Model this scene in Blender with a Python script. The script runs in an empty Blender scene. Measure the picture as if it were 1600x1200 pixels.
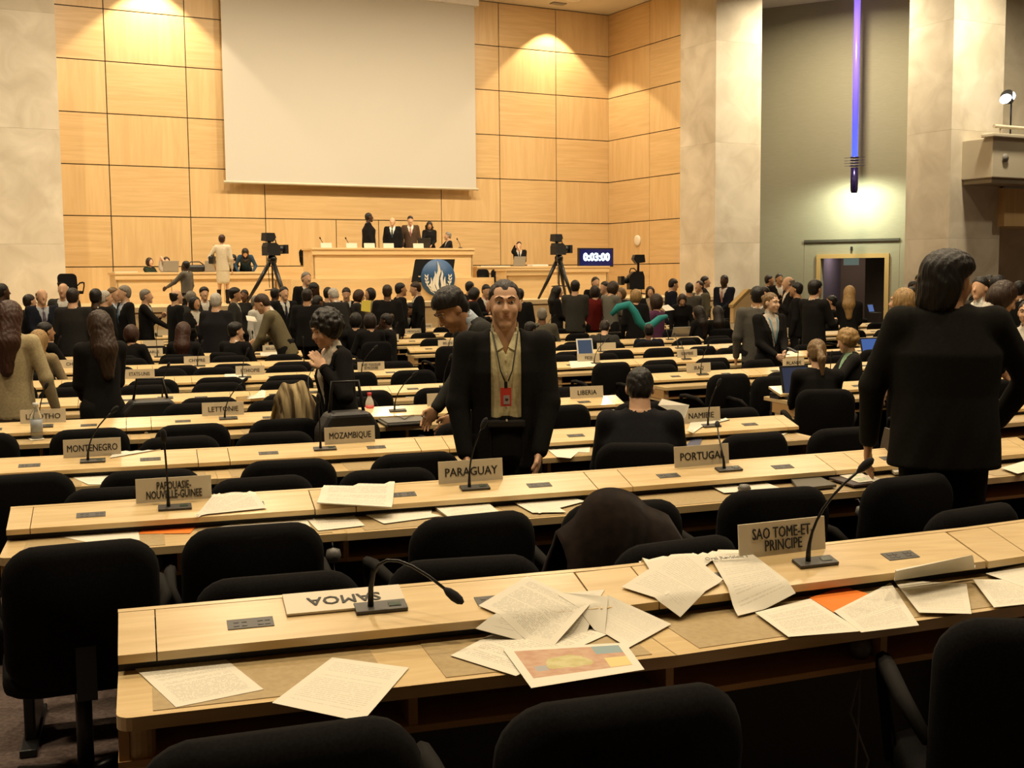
import bpy, bmesh, math, random
import numpy as np
from mathutils import Matrix, Vector
random.seed(7)
C = bpy.context.scene.collection
# ------------------------------------------------------------------ camera
F_PX, CAM_H = 1850.0, 1.8
YAW, PITCH, ROLL = math.radians(17.39), math.radians(5.23), math.radians(0.50)
FW = np.array([math.sin(YAW)*math.cos(PITCH), math.cos(YAW)*math.cos(PITCH), -math.sin(PITCH)])
RT0 = np.array([math.cos(YAW), -math.sin(YAW), 0.0]); UP0 = np.cross(RT0, FW)
RT = RT0*math.cos(ROLL) - UP0*math.sin(ROLL); UP = UP0*math.cos(ROLL) + RT0*math.sin(ROLL)
cd = bpy.data.cameras.new('camera'); cam = bpy.data.objects.new('camera', cd); C.objects.link(cam)
cd.sensor_width = 36; cd.lens = 36*F_PX/1600; cd.clip_start = 0.05; cd.clip_end = 200
M = Matrix.Identity(4)
for i in range(3):
    M[i][0], M[i][1], M[i][2] = RT[i], UP[i], -FW[i]
M[2][3] = CAM_H
cam.matrix_world = M
bpy.context.scene.camera = cam
# ------------------------------------------------------------------ world, view
w = bpy.data.worlds.new('world'); bpy.context.scene.world = w; w.use_nodes = True
w.node_tree.nodes['Background'].inputs[0].default_value = (0.02, 0.018, 0.015, 1)
w.node_tree.nodes['Background'].inputs[1].default_value = 0.2
vs = bpy.context.scene.view_settings
vs.view_transform = 'Standard'; vs.look = 'None'; vs.gamma = 1; vs.use_curve_mapping = False
vs.exposure = 0.08
# hall frame: the panelled end wall is turned 11 degrees from the rows
WY = math.radians(11.1)
WN = np.array([-math.sin(WY), math.cos(WY), 0.0]); WT = np.array([math.cos(WY), math.sin(WY), 0.0])
WD, S_COR, CEIL = 30.35, 19.85, 9.5
def wp(s, d, z):                       # point of the hall: s along end wall, d out from it into the room
    p = WT*s + WN*(WD-d); return Vector((p[0], p[1], z))
WARM = (1.0, 0.80, 0.53)
def spot(name, loc, target, power, size, blend=0.3, col=WARM, rad=0.12):
    l = bpy.data.lights.new(name, 'SPOT'); l.energy = power; l.color = col; l.spot_size = math.radians(size); l.spot_blend = blend; l.shadow_soft_size = rad
    o = bpy.data.objects.new(name, l); C.objects.link(o); o.location = loc
    o.rotation_euler = (Vector(target)-Vector(loc)).to_track_quat('-Z', 'Y').to_euler(); return o
def area(name, loc, target, power, size, col=WARM, shape='DISK', spread=180):
    l = bpy.data.lights.new(name, 'AREA'); l.energy = power; l.color = col; l.shape = shape; l.size = size; l.spread = math.radians(spread)
    o = bpy.data.objects.new(name, l); C.objects.link(o); o.location = loc
    o.rotation_euler = (Vector(target)-Vector(loc)).to_track_quat('-Z', 'Y').to_euler(); return o
# wall washers by the end wall (their scallops show), stage lights, hall downlights
SCALLOPS = [(6.45, 0.75), (17.75, 0.75)]
for s, d in SCALLOPS:
    spot('wall_washer', wp(s, d, CEIL-0.06), wp(s, 0.74, 2.0), 900, 92, 0.08)
for s in (4.5, 7.7, 10.9, 14.1, 17.3):
    area('stage_light', wp(s, 6.2, CEIL-0.08), wp(s, 1.2, 1.5), 198, 0.5, (1.0, 0.82, 0.56), spread=125)
for s in (3.5, 8.5, 13.5, 18.5):
    area('crowd_light', wp(s, 11.5, CEIL-0.08), wp(s, 11.0, 0), 130, 0.6, spread=140)
for ix in range(4):
    for iy in range(3):
        area('hall_light', (-3.0+4.2*ix, 2.6+5.2*iy, CEIL-0.08), (-3.0+4.2*ix, 2.6+5.2*iy, 0), (140, 175, 185)[iy], 0.6, spread=140)
for s, d, e in ((22.3, 7.0, 560), (23.0, 12.0, 440), (31.0, 16.0, 300), (-0.5, 7.5, 520)):  # added fill lamps that lift the olive wall, stone piers and balcony
    area('side_fill', wp(s, d, CEIL-0.08), wp(s+0.6, d-0.6, 0), e, 0.6, (1.0, 0.84, 0.58), spread=160)
# ------------------------------------------------------------------ pixel helpers (photo frame 1600 x 1200)
EYE = np.array([0, 0, CAM_H])
def ray(px, py): return FW + RT*(px-800)/F_PX - UP*(py-600)/F_PX
def at_z(px, py, z):
    d = ray(px, py); return EYE + d*((z-CAM_H)/d[2])
def at_y(px, py, y):
    d = ray(px, py); return EYE + d*(y/d[1])
def at_wall(px, py, off=0.0):           # -> (s, z) on the plane OFF in front of the end wall
    d = ray(px, py); p = EYE + d*((WD-off)/(d@WN)); return float(p@WT), float(p[2])
# ------------------------------------------------------------------ mesh helpers
def link(name, me, mats=None, parent=None, loc=None, rot=None):
    o = bpy.data.objects.new(name, me); C.objects.link(o)
    if mats is not None and me is not None and not me.materials:
        for m in (mats if isinstance(mats, (list, tuple)) else [mats]): me.materials.append(m)
    if parent is not None: o.parent = parent
    if loc is not None: o.location = loc
    if rot is not None: o.rotation_euler = rot
    return o
def empty(name, loc=(0, 0, 0), rz=0.0, rot=None):
    o = bpy.data.objects.new(name, None); C.objects.link(o); o.location = loc
    o.rotation_euler = rot if rot is not None else (0, 0, rz); o.empty_display_size = 0.1; return o
USED = set()
def tag(o, label=None, cat=None, group=None, kind=None):
    if label:
        if label in USED and not group: print('DUP LABEL', label)
        USED.add(label); o['label'] = label
    if cat: o['category'] = cat
    if group: o['group'] = group
    if kind: o['kind'] = kind
    return o
def copy_tree(o, parent=None):
    c = o.copy(); C.objects.link(c); c.parent = parent
    for ch in list(o.children): copy_tree(ch, c)
    return c
class MB:
    def __init__(s): s.b = bmesh.new()
    def box(s, lo, hi, m=0, M=None, bev=0):
        lo, hi = [min(a, b) for a, b in zip(lo, hi)], [max(a, b) for a, b in zip(lo, hi)]
        vs = [s.b.verts.new((x, y, z)) for x in (lo[0], hi[0]) for y in (lo[1], hi[1]) for z in (lo[2], hi[2])]
        fs = [s.b.faces.new([vs[i] for i in q]) for q in ((0,1,3,2),(4,6,7,5),(0,4,5,1),(2,3,7,6),(0,2,6,4),(1,5,7,3))]
        for f in fs: f.material_index = m
        if bev:
            es = list({e for f in fs for e in f.edges})
            r = bmesh.ops.bevel(s.b, geom=es, offset=bev, segments=2, affect='EDGES', profile=0.6)
            vs = list({v for v in vs if v.is_valid} | set(r['verts']))
        if M is not None: bmesh.ops.transform(s.b, matrix=M, verts=[v for v in vs if v.is_valid])
        return s
    def prism(s, pts, h0, h1, axis=2, m=0):      # polygon extruded along an axis
        def P(p, h):
            return (p[0], p[1], h) if axis == 2 else (p[0], h, p[1]) if axis == 1 else (h, p[0], p[1])
        a = [s.b.verts.new(P(p, h0)) for p in pts]; b = [s.b.verts.new(P(p, h1)) for p in pts]
        n = len(pts); fs = []
        fs.append(s.b.faces.new(a[::-1])); fs.append(s.b.faces.new(b))
        for i in range(n): fs.append(s.b.faces.new((a[i], a[(i+1) % n], b[(i+1) % n], b[i])))
        for f in fs: f.material_index = m
        return s
    def tube(s, pts, rad, n=8, m=0, cap=True):
        pts = [Vector(p) for p in pts]; rs = rad if isinstance(rad, (list, tuple)) else [rad]*len(pts)
        rings = []; pn = None
        for i, p in enumerate(pts):
            t = (pts[min(i+1, len(pts)-1)]-pts[max(i-1, 0)]).normalized()
            if pn is None: pn = t.orthogonal().normalized()
            pn = (pn - t*pn.dot(t)).normalized(); bn = t.cross(pn)
            rings.append([s.b.verts.new(p+(pn*math.cos(2*math.pi*k/n)+bn*math.sin(2*math.pi*k/n))*rs[i]) for k in range(n)])
        for a, b in zip(rings, rings[1:]):
            for k in range(n):
                f = s.b.faces.new((a[k], a[(k+1) % n], b[(k+1) % n], b[k])); f.material_index = m; f.smooth = True
        if cap:
            f = s.b.faces.new(rings[0][::-1]); f.material_index = m
            f = s.b.faces.new(rings[-1]); f.material_index = m
        return s
    def lathe(s, prof, n=14, c=(0, 0, 0), m=0):
        rings = [[s.b.verts.new((c[0]+r*math.cos(2*math.pi*k/n), c[1]+r*math.sin(2*math.pi*k/n), c[2]+z)) for k in range(n)] for r, z in prof]
        for a, b in zip(rings, rings[1:]):
            for k in range(n):
                f = s.b.faces.new((a[k], a[(k+1) % n], b[(k+1) % n], b[k])); f.material_index = m; f.smooth = True
        for q in (rings[0][::-1], rings[-1]):
            f = s.b.faces.new(q); f.material_index = m
        return s
    def mesh(s, name='mesh', smooth=False):
        bmesh.ops.recalc_face_normals(s.b, faces=s.b.faces)
        me = bpy.data.meshes.new(name); s.b.to_mesh(me); s.b.free()
        if smooth: me.shade_smooth()
        return me
def build(name, mb, mat, parent=None, smooth=False, loc=None, rot=None):
    return link(name, mb.mesh(name, smooth), mat, parent, loc, rot)
def rrect(w, h, r, n=5):                   # rounded rectangle outline
    out = []
    for cx, cy, a0 in ((w/2-r, h/2-r, 0), (-w/2+r, h/2-r, 90), (-w/2+r, -h/2+r, 180), (w/2-r, -h/2+r, 270)):
        for k in range(n+1):
            a = math.radians(a0+90*k/n); out.append((cx+r*math.cos(a), cy+r*math.sin(a)))
    return out
# ------------------------------------------------------------------ materials
MATS = {}
def mat(name, col, rough=0.6, metal=0.0, spec=0.5, emit=0, ecol=None, alpha=None, coat=0, trans=0, sheen=0):
    if name in MATS: return MATS[name]
    m = bpy.data.materials.new(name); m.use_nodes = True; b = m.node_tree.nodes['Principled BSDF']
    b.inputs['Base Color'].default_value = (*col, 1); b.inputs['Roughness'].default_value = rough; b.inputs['Metallic'].default_value = metal
    b.inputs['Specular IOR Level'].default_value = spec
    if coat: b.inputs['Coat Weight'].default_value = coat; b.inputs['Coat Roughness'].default_value = 0.12
    if trans: b.inputs['Transmission Weight'].default_value = trans
    if sheen: b.inputs['Sheen Weight'].default_value = sheen
    if emit:
        b.inputs['Emission Color'].default_value = (*(ecol or col), 1); b.inputs['Emission Strength'].default_value = emit
    MATS[name] = m; return m
def nodes(m): return m.node_tree.nodes, m.node_tree.links, m.node_tree.nodes['Principled BSDF']
def noise_mat(name, c1, c2, scale=(1, 1, 1), nscale=5, detail=5, rough=0.5, spec=0.5, bump=0, coat=0, lo=0.35, hi=0.65, sheen=0, dist=0):
    m = mat(name, c1, rough, spec=spec, coat=coat, sheen=sheen); N, L, b = nodes(m)
    tc = N.new('ShaderNodeTexCoord'); mp = N.new('ShaderNodeMapping'); mp.inputs['Scale'].default_value = scale
    oi = N.new('ShaderNodeObjectInfo'); va = N.new('ShaderNodeVectorMath'); va.operation = 'MULTIPLY_ADD'
    va.inputs[1].default_value = (7.3, 5.1, 9.7)
    L.new(oi.outputs['Random'], va.inputs[0]); L.new(tc.outputs['Object'], mp.inputs[0]); L.new(mp.outputs[0], va.inputs[2])
    n = N.new('ShaderNodeTexNoise'); n.inputs['Scale'].default_value = nscale; n.inputs['Detail'].default_value = detail; n.inputs['Distortion'].default_value = dist
    L.new(va.outputs[0], n.inputs['Vector'])
    r = N.new('ShaderNodeValToRGB'); r.color_ramp.elements[0].position = lo; r.color_ramp.elements[1].position = hi
    r.color_ramp.elements[0].color = (*c1, 1); r.color_ramp.elements[1].color = (*c2, 1)
    L.new(n.outputs['Fac'], r.inputs[0]); L.new(r.outputs[0], b.inputs['Base Color'])
    if bump:
        bp = N.new('ShaderNodeBump'); bp.inputs['Strength'].default_value = bump; bp.inputs['Distance'].default_value = 0.01
        L.new(n.outputs['Fac'], bp.inputs['Height']); L.new(bp.outputs[0], b.inputs['Normal'])
    return m
# wood: grain runs along the axis with the small scale
WOOD_DESK = noise_mat('desk_beech', (0.60, 0.43, 0.205), (0.70, 0.53, 0.28), (0.9, 9, 9), 3.5, 6, 0.30, 0.5, coat=0.35, dist=0.6)
WOOD_EDGE = mat('desk_edge', (0.50, 0.30, 0.12), 0.4)
BLOTTER = noise_mat('desk_pad', (0.36, 0.265, 0.13), (0.41, 0.305, 0.155), (1, 1, 1), 60, 2, 0.42, 0.4)
WOOD_H = noise_mat('panel_wood_across', (0.58, 0.385, 0.175), (0.66, 0.46, 0.225), (0.35, 3, 6), 2.2, 6, 0.36, 0.5, dist=0.8)
WOOD_V = noise_mat('panel_wood_upright', (0.60, 0.40, 0.185), (0.67, 0.47, 0.23), (3.5, 3, 0.3), 2.2, 6, 0.36, 0.5, dist=0.8)
WOOD_H2 = noise_mat('panel_wood_return', (0.58, 0.385, 0.175), (0.66, 0.46, 0.225), (3, 0.35, 6), 2.2, 6, 0.36, 0.5, dist=0.8)
WOOD_STAGE = noise_mat('stage_wood', (0.62, 0.435, 0.215), (0.68, 0.495, 0.26), (0.4, 3, 5), 2, 5, 0.38, 0.5, dist=0.5)
DARKGAP = mat('dark_joint', (0.03, 0.02, 0.012), 0.9)
RISER = mat('riser_black', (0.012, 0.010, 0.009), 0.6)
STONE = noise_mat('travertine', (0.50, 0.44, 0.34), (0.66, 0.60, 0.49), (1, 1, 1), 1.3, 9, 0.7, 0.3, bump=0.15, lo=0.3, hi=0.7, dist=0.9)
GREEN = noise_mat('olive_wall_cloth', (0.255, 0.238, 0.165), (0.275, 0.257, 0.182), (1, 1, 12), 6, 4, 0.85, 0.2)
CARPET = noise_mat('carpet', (0.085, 0.062, 0.055), (0.14, 0.105, 0.092), (1, 1, 1), 55, 4, 0.95, 0.1, bump=0.5)
CEILM = mat('ceiling_plaster', (0.62, 0.58, 0.50), 0.9, spec=0.1)
SCREEN = mat('screen_cloth', (0.56, 0.535, 0.475), 0.9, spec=0.1)
BLACK = mat('black_plastic', (0.012, 0.012, 0.013), 0.45)
BLACKM = mat('black_metal', (0.015, 0.015, 0.016), 0.35, 0.4)
FOAM = mat('mic_foam', (0.008, 0.008, 0.009), 0.95)
CHAIRF = noise_mat('chair_cloth', (0.0045, 0.0042, 0.0042), (0.008, 0.0075, 0.0075), (1, 1, 1), 180, 3, 0.95, 0.1)
ARMM = mat('chair_arm_pad', (0.009, 0.008, 0.007), 0.8, spec=0.12)
PLATE = mat('plate_cream', (0.62, 0.54, 0.39), 0.4)
INK = mat('ink_black', (0.015, 0.013, 0.012), 0.6)
GREYM = mat('grey_plastic', (0.22, 0.21, 0.19), 0.45)
SOCK = mat('socket_grey', (0.055, 0.05, 0.042), 0.45)
WHITE = mat('white_plastic', (0.75, 0.73, 0.68), 0.4)
SILVER = mat('silver_plastic', (0.35, 0.34, 0.32), 0.35, 0.5)
# ================================================================== ROOM
RXW = (0, 0, WY)
def wbox(name, s0, s1, d0, d1, z0, z1, m, parent=None, bev=0, kind=None, gap=0):
    """box in the hall frame; own origin at its base centre"""
    o = build(name, MB().box((-(s1-s0)/2+gap, -(d1-d0)/2, gap), ((s1-s0)/2-gap, (d1-d0)/2, z1-z0-gap), bev=bev), m, None)
    p = wp((s0+s1)/2, (d0+d1)/2, z0); R = Matrix.Translation(p) @ Matrix.Rotation(WY, 4, 'Z')
    if parent is not None:
        o.parent = parent; o.matrix_parent_inverse = Matrix.Identity(4)
        pm = Matrix.Translation(parent.location) @ parent.rotation_euler.to_matrix().to_4x4()
        R = pm.inverted() @ R
    o.matrix_basis = R
    if kind: o['kind'] = kind
    return o
# --- end wall with wooden panels, each a piece with open joints
wall_back = wbox('wall_back', 1.5, 20.3, -0.3, 0.0, 0, CEIL, DARKGAP, kind='structure')
ZR = [0.0, 0.88, 2.10, 3.335, 4.565, 5.80, 7.045, 8.28, 9.49]
for r in range(len(ZR)-1):
    cols = [1.55, 3.45, 5.35, 7.28, 9.21, 14.26, 16.12, 18.0, 19.85]
    if r <= 2: cols = [1.55, 3.45, 5.35, 7.28, 9.21, 11.14, 12.36, 14.26, 16.12, 18.0, 19.85]
    for c in range(len(cols)-1):
        wbox('wall_panel', cols[c], cols[c+1], 0.0, 0.03, ZR[r], ZR[r+1], WOOD_H if (r+c) % 2 else WOOD_V, wall_back, gap=0.012)
# --- short right return of the end wall
wall_return = wbox('wall_right_return', S_COR, S_COR+0.3, 0.0, 5.0, 0, CEIL, DARKGAP, kind='structure')
NR = [0.03, 2.17, 4.35]
for r in range(len(ZR)-1):
    for c in range(2):
        d0, d1 = NR[c], NR[c+1]
        wbox('wall_panel', S_COR-0.03, S_COR, d0+0.012, d1-0.012, ZR[r]+0.012, ZR[r+1]-0.012, WOOD_H2 if (r+c) % 2 else WOOD_V, wall_return)
# --- stone piers
def pier(name, s0, s1, d0, d1, step=2.62, z0=0):
    root = wbox(name, s0+0.02, s1-0.02, d0+0.02, d1-0.02, z0, CEIL, DARKGAP, kind='structure'); z = z0
    while z < CEIL-0.05:
        z1 = min(z+step, CEIL)
        wbox('stone_slab', s0, s1, d0, d1, z+0.0015, z1-0.0015, STONE, root); z = z1
sL = at_wall(95, 250, 1.0)[0]
pier('pillar_left', sL-7.5, sL, -0.3, 1.0)
def on_s(px, py, s):                     # -> d from the end wall, on the plane S of the right return
    d = ray(px, py); t = s/(d@WT); return WD - float((EYE+d*t)@WN)
dA, dB = on_s(1062.5, 300, S_COR-0.1), on_s(1117.5, 300, S_COR-0.1)
def s_at(px, off): return at_wall(px, 250, off)[0]
pier('pillar_right', S_COR-0.1, s_at(1188.5, dB), dA, dB)
# --- olive side wall with a doorway, turned towards the room
gz = 34.0; gp = EYE + ray(1330, 431)*gz
ang = math.radians(29)
gv = (RT0*math.cos(ang) - np.array([math.sin(YAW), math.cos(YAW), 0])*math.sin(ang)); gv /= np.linalg.norm(gv)
gn = np.array([gv[1], -gv[0], 0.0])       # towards the camera side
if gn @ (EYE-gp) < 0: gn = -gn
GA = math.atan2(gv[1], gv[0])
def on_green(px, py, off=0.0):
    d = ray(px, py); p0 = gp + gn*off; t = ((p0-EYE)@gn)/(d@gn); p = EYE+d*t; return float((p-gp)@gv), float(p[2])
def gpt(u, off, z):
    p = gp + gv*u + gn*off; return Vector((p[0], p[1], z))
def gbox(name, u0, u1, o0, o1, z0, z1, m, parent=None, kind=None, bev=0):
    o = build(name, MB().box((-(u1-u0)/2, -(o1-o0)/2, 0), ((u1-u0)/2, (o1-o0)/2, z1-z0), bev=bev), m)
    R = Matrix.Translation(gpt((u0+u1)/2, (o0+o1)/2, z0)) @ Matrix.Rotation(GA, 4, 'Z')
    if parent is not None: R = (Matrix.Translation(parent.location) @ parent.rotation_euler.to_matrix().to_4x4()).inverted() @ R; o.parent = parent
    o.matrix_basis = R
    if kind: o['kind'] = kind
    return o
uL, zt = on_green(1283, 404); uR, _ = on_green(1383, 404)
u0, _ = on_green(1135, 300); u1, _ = on_green(1560, 300)
mb = MB(); uc = (u0+u1)/2; sg = 1 if gn@np.array([-gv[1], gv[0], 0]) > 0 else -1      # local +y may point into the wall
mb.box((u0-uc, -0.3*sg, 0), (uL-uc, 0, CEIL)).box((uR-uc, -0.3*sg, 0), (u1-uc, 0, CEIL)).box((uL-uc, -0.3*sg, zt), (uR-uc, 0, CEIL))
wall_right = build('wall_right', mb, GREEN); wall_right.matrix_basis = Matrix.Translation(gpt(uc, 0, 0)) @ Matrix.Rotation(GA, 4, 'Z'); wall_right['kind'] = 'structure'
FRAMEW = mat('door_frame_wood', (0.42, 0.28, 0.105), 0.5)
fr = gbox('door_frame_1', uL-0.12, uL, -0.02, 0.07, 0, zt+0.12, FRAMEW, kind='structure')
gbox('door_jamb', uR, uR+0.12, -0.02, 0.07, 0, zt+0.12, FRAMEW, fr)
gbox('door_head', uL, uR, -0.02, 0.07, zt, zt+0.12, FRAMEW, fr)
ul, zl = on_green(1257, 378); ur, _ = on_green(1406, 376)
gbox('trim_1', ul, ur, 0.0, 0.05, zl-0.02, zl+0.05, mat('slot_dark', (0.05, 0.045, 0.03), 0.8), kind='structure')
gbox('trim_2', ul, ul+0.014, 0.0, 0.008, 0, zl-0.02, GREEN, kind='structure'); gbox('trim_3', ur-0.014, ur, 0.0, 0.008, 0, zl-0.02, GREEN, kind='structure')
uk, zk = on_green(1331, 388)
tag(gbox('door_stop', uk-0.03, uk+0.03, 0.0, 0.06, zk-0.05, zk+0.05, BLACK), 'small black hook fixed on the olive wall above the doorway', 'hook')
# vestibule seen through the doorway
gbox('wall_vestibule', uL-1.2, uR+1.2, -3.3, -3.2, 0, 3.2, mat('vestibule_tan', (0.20, 0.14, 0.08), 0.7), kind='structure')
gbox('wall_vestibule_left', uL-0.3, uL-0.2, -3.2, -0.3, 0, 3.2, mat('vestibule_mauve', (0.24, 0.20, 0.22), 0.7), kind='structure')
gbox('wall_vestibule_right', uR+0.2, uR+0.3, -3.2, -0.3, 0, 3.2, BLACK, kind='structure')
um = uL+(uR-uL)*0.55
gbox('door_1', um, uR+0.1, -1.3, -1.22, 0, zt+0.3, mat('door_dark', (0.018, 0.012, 0.012), 0.5), kind='structure')
gbox('ceiling_vestibule', uL-1.2, uR+1.2, -3.3, -0.3, zt+0.5, zt+0.6, CEILM, kind='structure')
ue, ze = on_green(1330, 409, -1.0)
xs = gbox('exit_sign', ue-0.22, ue+0.22, -1.03, -0.98, ze-0.1, ze+0.12, mat('exit_pale', (0.30, 0.42, 0.38), 0.4, emit=0.25)); tag(xs, 'pale green exit sign hanging inside the olive wall doorway', 'sign')
area('vestibule_light', gpt(uL+0.4, -1.6, zt+0.45), gpt(uL+0.1, -2.2, 0), 12, 0.4, (0.95, 0.8, 0.85))
# --- right-hand stone pier and balcony
nq = float((EYE+ray(1485, 400)*29)@WN); dq = WD-nq
pier('pillar_side', s_at(1485.5, dq), s_at(1565, dq), dq-1.4, dq)
wbox('wall_side', s_at(1500, dq-1.4), s_at(1565, dq-1.4)+9, dq-1.75, dq-1.4, 0, CEIL, STONE, kind='structure')
bs0, bz0 = at_wall(1550, 277, dq+0.9); _, bz1 = at_wall(1550, 214, dq+0.9)
balc = empty('balcony', wp(bs0, dq+0.9, bz0), WY); tag(balc, kind='structure')
BALC = mat('balcony_plaster', (0.58, 0.52, 0.40), 0.8, spec=0.2)
build('parapet', MB().box((0, 0, 0), (6, 2.2, bz1-bz0), bev=0.02), BALC, balc)
build('parapet_cap', MB().box((-0.12, -0.1, bz1-bz0), (6, 0.25, bz1-bz0+0.09), bev=0.02), BALC, balc)
rz_ = at_wall(1560, 197, dq+0.9)[1]-bz0
build('rail', MB().tube([(0.08, 0.05, rz_), (6, 0.05, rz_)], 0.045).tube([(0.3, 0.05, bz1-bz0+0.08), (0.3, 0.05, rz_)], 0.02).tube([(1.6, 0.05, bz1-bz0+0.08), (1.6, 0.05, rz_)], 0.02), BALC, balc)
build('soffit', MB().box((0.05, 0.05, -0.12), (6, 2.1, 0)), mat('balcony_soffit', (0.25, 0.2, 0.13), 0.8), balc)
sp = build('speaker_grille', MB().lathe([(0.0, 0), (0.1, 0), (0.1, 0.02), (0.0, 0.02)], 18), GREYM, balc, loc=(0.42, -0.02, (bz1-bz0)*0.5), rot=(math.pi/2, 0, 0))
ps0, pz0 = at_wall(1569, 353, dq+0.2); _, pz1 = at_wall(1569, 293, dq+0.2)
wbox('trim_4', ps0, ps0+5, dq-1.4, dq+0.2, pz0, pz1, WOOD_V, kind='structure'); wbox('trim_5', ps0-0.02, ps0+5, dq+0.15, dq+0.28, pz1-0.02, pz1+0.08, SILVER, kind='structure')
# floodlight standing on the balcony
fs, fz = at_wall(1586, 150, dq+0.8); fp = wp(fs, dq+0.6, 0)
fl_ = empty('flood_light', (fp.x, fp.y, bz1+0.09), WY); tag(fl_, 'bright floodlight on a thin stand on the right balcony', 'lamp')
hz = fz-bz1-0.09
build('stand', MB().tube([(0.12, 0, 0), (0.12, 0, hz)], 0.02).tube([(-0.15, 0, 0), (0.35, 0, 0)], 0.02), BLACKM, fl_)
build('lamp_head', MB().lathe([(0.0, -0.16), (0.10, -0.15), (0.13, 0.05), (0.15, 0.1), (0.13, 0.1), (0.0, 0.08)], 16), BLACKM, fl_, loc=(0, 0, hz), rot=(math.radians(60), 0, math.radians(-70)))
build('lens', MB().lathe([(0.0, 0.0), (0.14, 0.0), (0.10, 0.05), (0.0, 0.07)], 16), mat('flood_lens', (0.8, 0.85, 1), 0.3, emit=9, ecol=(0.85, 0.9, 1.0)), fl_, loc=(-0.16, -0.06, hz-0.06), rot=(math.radians(60), 0, math.radians(-70)))
build('reflector', MB().lathe([(0.0, 0.0), (0.11, 0.0), (0.08, 0.04), (0.0, 0.05)], 14), MATS['flood_lens'], fl_, loc=(0.08, -0.05, hz+0.04), rot=(math.radians(70), 0, math.radians(70)))
# --- ceiling and outer shell
def plane_box(name, lo, hi, m):
    o = build(name, MB().box(lo, hi), m); o['kind'] = 'structure'; return o
plane_box('ceiling', (-16, -7, CEIL), (34, 42, CEIL+0.2), CEILM)
WALLT = mat('wall_plain', (0.34, 0.27, 0.16), 0.8)
plane_box('wall_rear', (-16, -7.2, 0), (34, -7.0, CEIL), WALLT)
plane_box('wall_left', (-16.2, -7.2, 0), (-16, 42, CEIL), WALLT)
plane_box('wall_far_right', (34, -7.2, 0), (34.2, 42, CEIL), WALLT)
plane_box('wall_far_back', (-16, 42, 0), (34, 42.2, CEIL), WALLT)
# ceiling lamp discs (the hall's own downlights)
LAMP = mat('lamp_glass', (1, 0.9, 0.7), 0.4, emit=8, ecol=(1, 0.86, 0.62))
def downlight(p, label, r=0.14, group=None):
    e = empty('ceiling_lamp', (p[0], p[1], CEIL)); tag(e, label, 'lamp', group)
    build('trim_ring', MB().lathe([(r, -0.012), (r+0.05, -0.012), (r+0.05, 0.0), (r, 0.0)], 20), WHITE, e)
    build('lamp_disc', MB().lathe([(0.0, -0.006), (r, -0.006), (r, 0.0), (0.0, 0.0)], 20), LAMP, e)
pc = at_z(896, 0, CEIL); downlight(pc, 'glowing recessed ceiling lamp at the top edge of the view above the timer')
pv = at_z(872, 5, CEIL)
vt = empty('ceiling_vent', (pv[0], pv[1], CEIL), WY); tag(vt, 'small dark grille in the ceiling beside the glowing lamp', 'vent')
build('grille', MB().box((-0.22, -0.12, -0.03), (0.22, 0.12, 0), bev=0.01), GREYM, vt)
pwa = at_y(1146, 492, 20.6); pwb = at_y(1188, 455, 20.6); zt_ = at_y(1168, 455, 20.6)[2]; wd = float(np.linalg.norm(pwb[:2]-pwa[:2])); an_ = math.atan2(pwb[1]-pwa[1], pwb[0]-pwa[0])
pw = empty('stair_parapet', (pwa[0], pwa[1], 0), an_); tag(pw, 'tan stair side wall with a sloping top beside the right stone pier', 'parapet')
build('side_panel', MB().prism([(0, 0), (wd+0.05, 0), (wd+0.05, zt_), (wd*0.55, zt_), (0, zt_-0.30)], 0.0, 0.14, 1), WOOD_STAGE, pw)
build('handrail_cap', MB().prism([(-0.02, zt_-0.31), (wd*0.55, zt_), (wd+0.05, zt_), (wd+0.05, zt_+0.04), (wd*0.54, zt_+0.04), (-0.02, zt_-0.26)], -0.02, 0.16, 1), MATS['door_frame_wood'] if 'door_frame_wood' in MATS else WOOD_EDGE, pw)
# --- light tube hanging in front of the olive wall
TO = 0.95
tu, tz = on_green(1334.5, 302, TO); _, tz2 = on_green(1334.5, 262, TO); _, tz3 = on_green(1334.5, 246, TO)
tb = empty('light_tube', gpt(tu, TO, CEIL), GA); tag(tb, 'long violet blue light tube hanging against the olive wall', 'lamp')
h0 = tz-CEIL
TUBE = mat('tube_violet', (0.10, 0.06, 0.75), 0.25, emit=1.5, ecol=(0.16, 0.09, 0.95)); N, L, b = nodes(TUBE)
geo = N.new('ShaderNodeTexCoord'); sx = N.new('ShaderNodeSeparateXYZ'); mr = N.new('ShaderNodeMapRange'); rp = N.new('ShaderNodeValToRGB')
L.new(geo.outputs['Object'], sx.inputs[0]); L.new(sx.outputs['Z'], mr.inputs[0]); mr.inputs[1].default_value = h0; mr.inputs[2].default_value = 0.0; L.new(mr.outputs[0], rp.inputs[0])
rp.color_ramp.elements[0].color = (0.05, 0.16, 0.95, 1); rp.color_ramp.elements[1].color = (0.22, 0.12, 0.85, 1)
e_ = rp.color_ramp.elements.new(0.45); e_.color = (0.10, 0.08, 0.80, 1)
L.new(rp.outputs[0], b.inputs['Emission Color'])
build('tube', MB().tube([(0, 0, h0+(tz3-tz)), (0, 0, 0)], 0.085, 14), TUBE, tb)
build('end_cap', MB().tube([(0, 0, h0), (0, 0, h0+0.1), (0, 0, h0+(tz2-tz))], [0.08, 0.105, 0.105], 16), mat('cap_navy', (0.03, 0.02, 0.12), 0.2, 0.6), tb)
cw = MB()
for k in range(4):
    zz = h0+(tz2-tz)+0.05+0.075*k
    cw.lathe([(0.09, zz-0.02), (0.12, zz-0.015), (0.12, zz+0.015), (0.09, zz+0.02)], 14)
    cw.tube([(-0.28, 0, zz), (0.28, 0, zz)], 0.006, 5)
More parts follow.
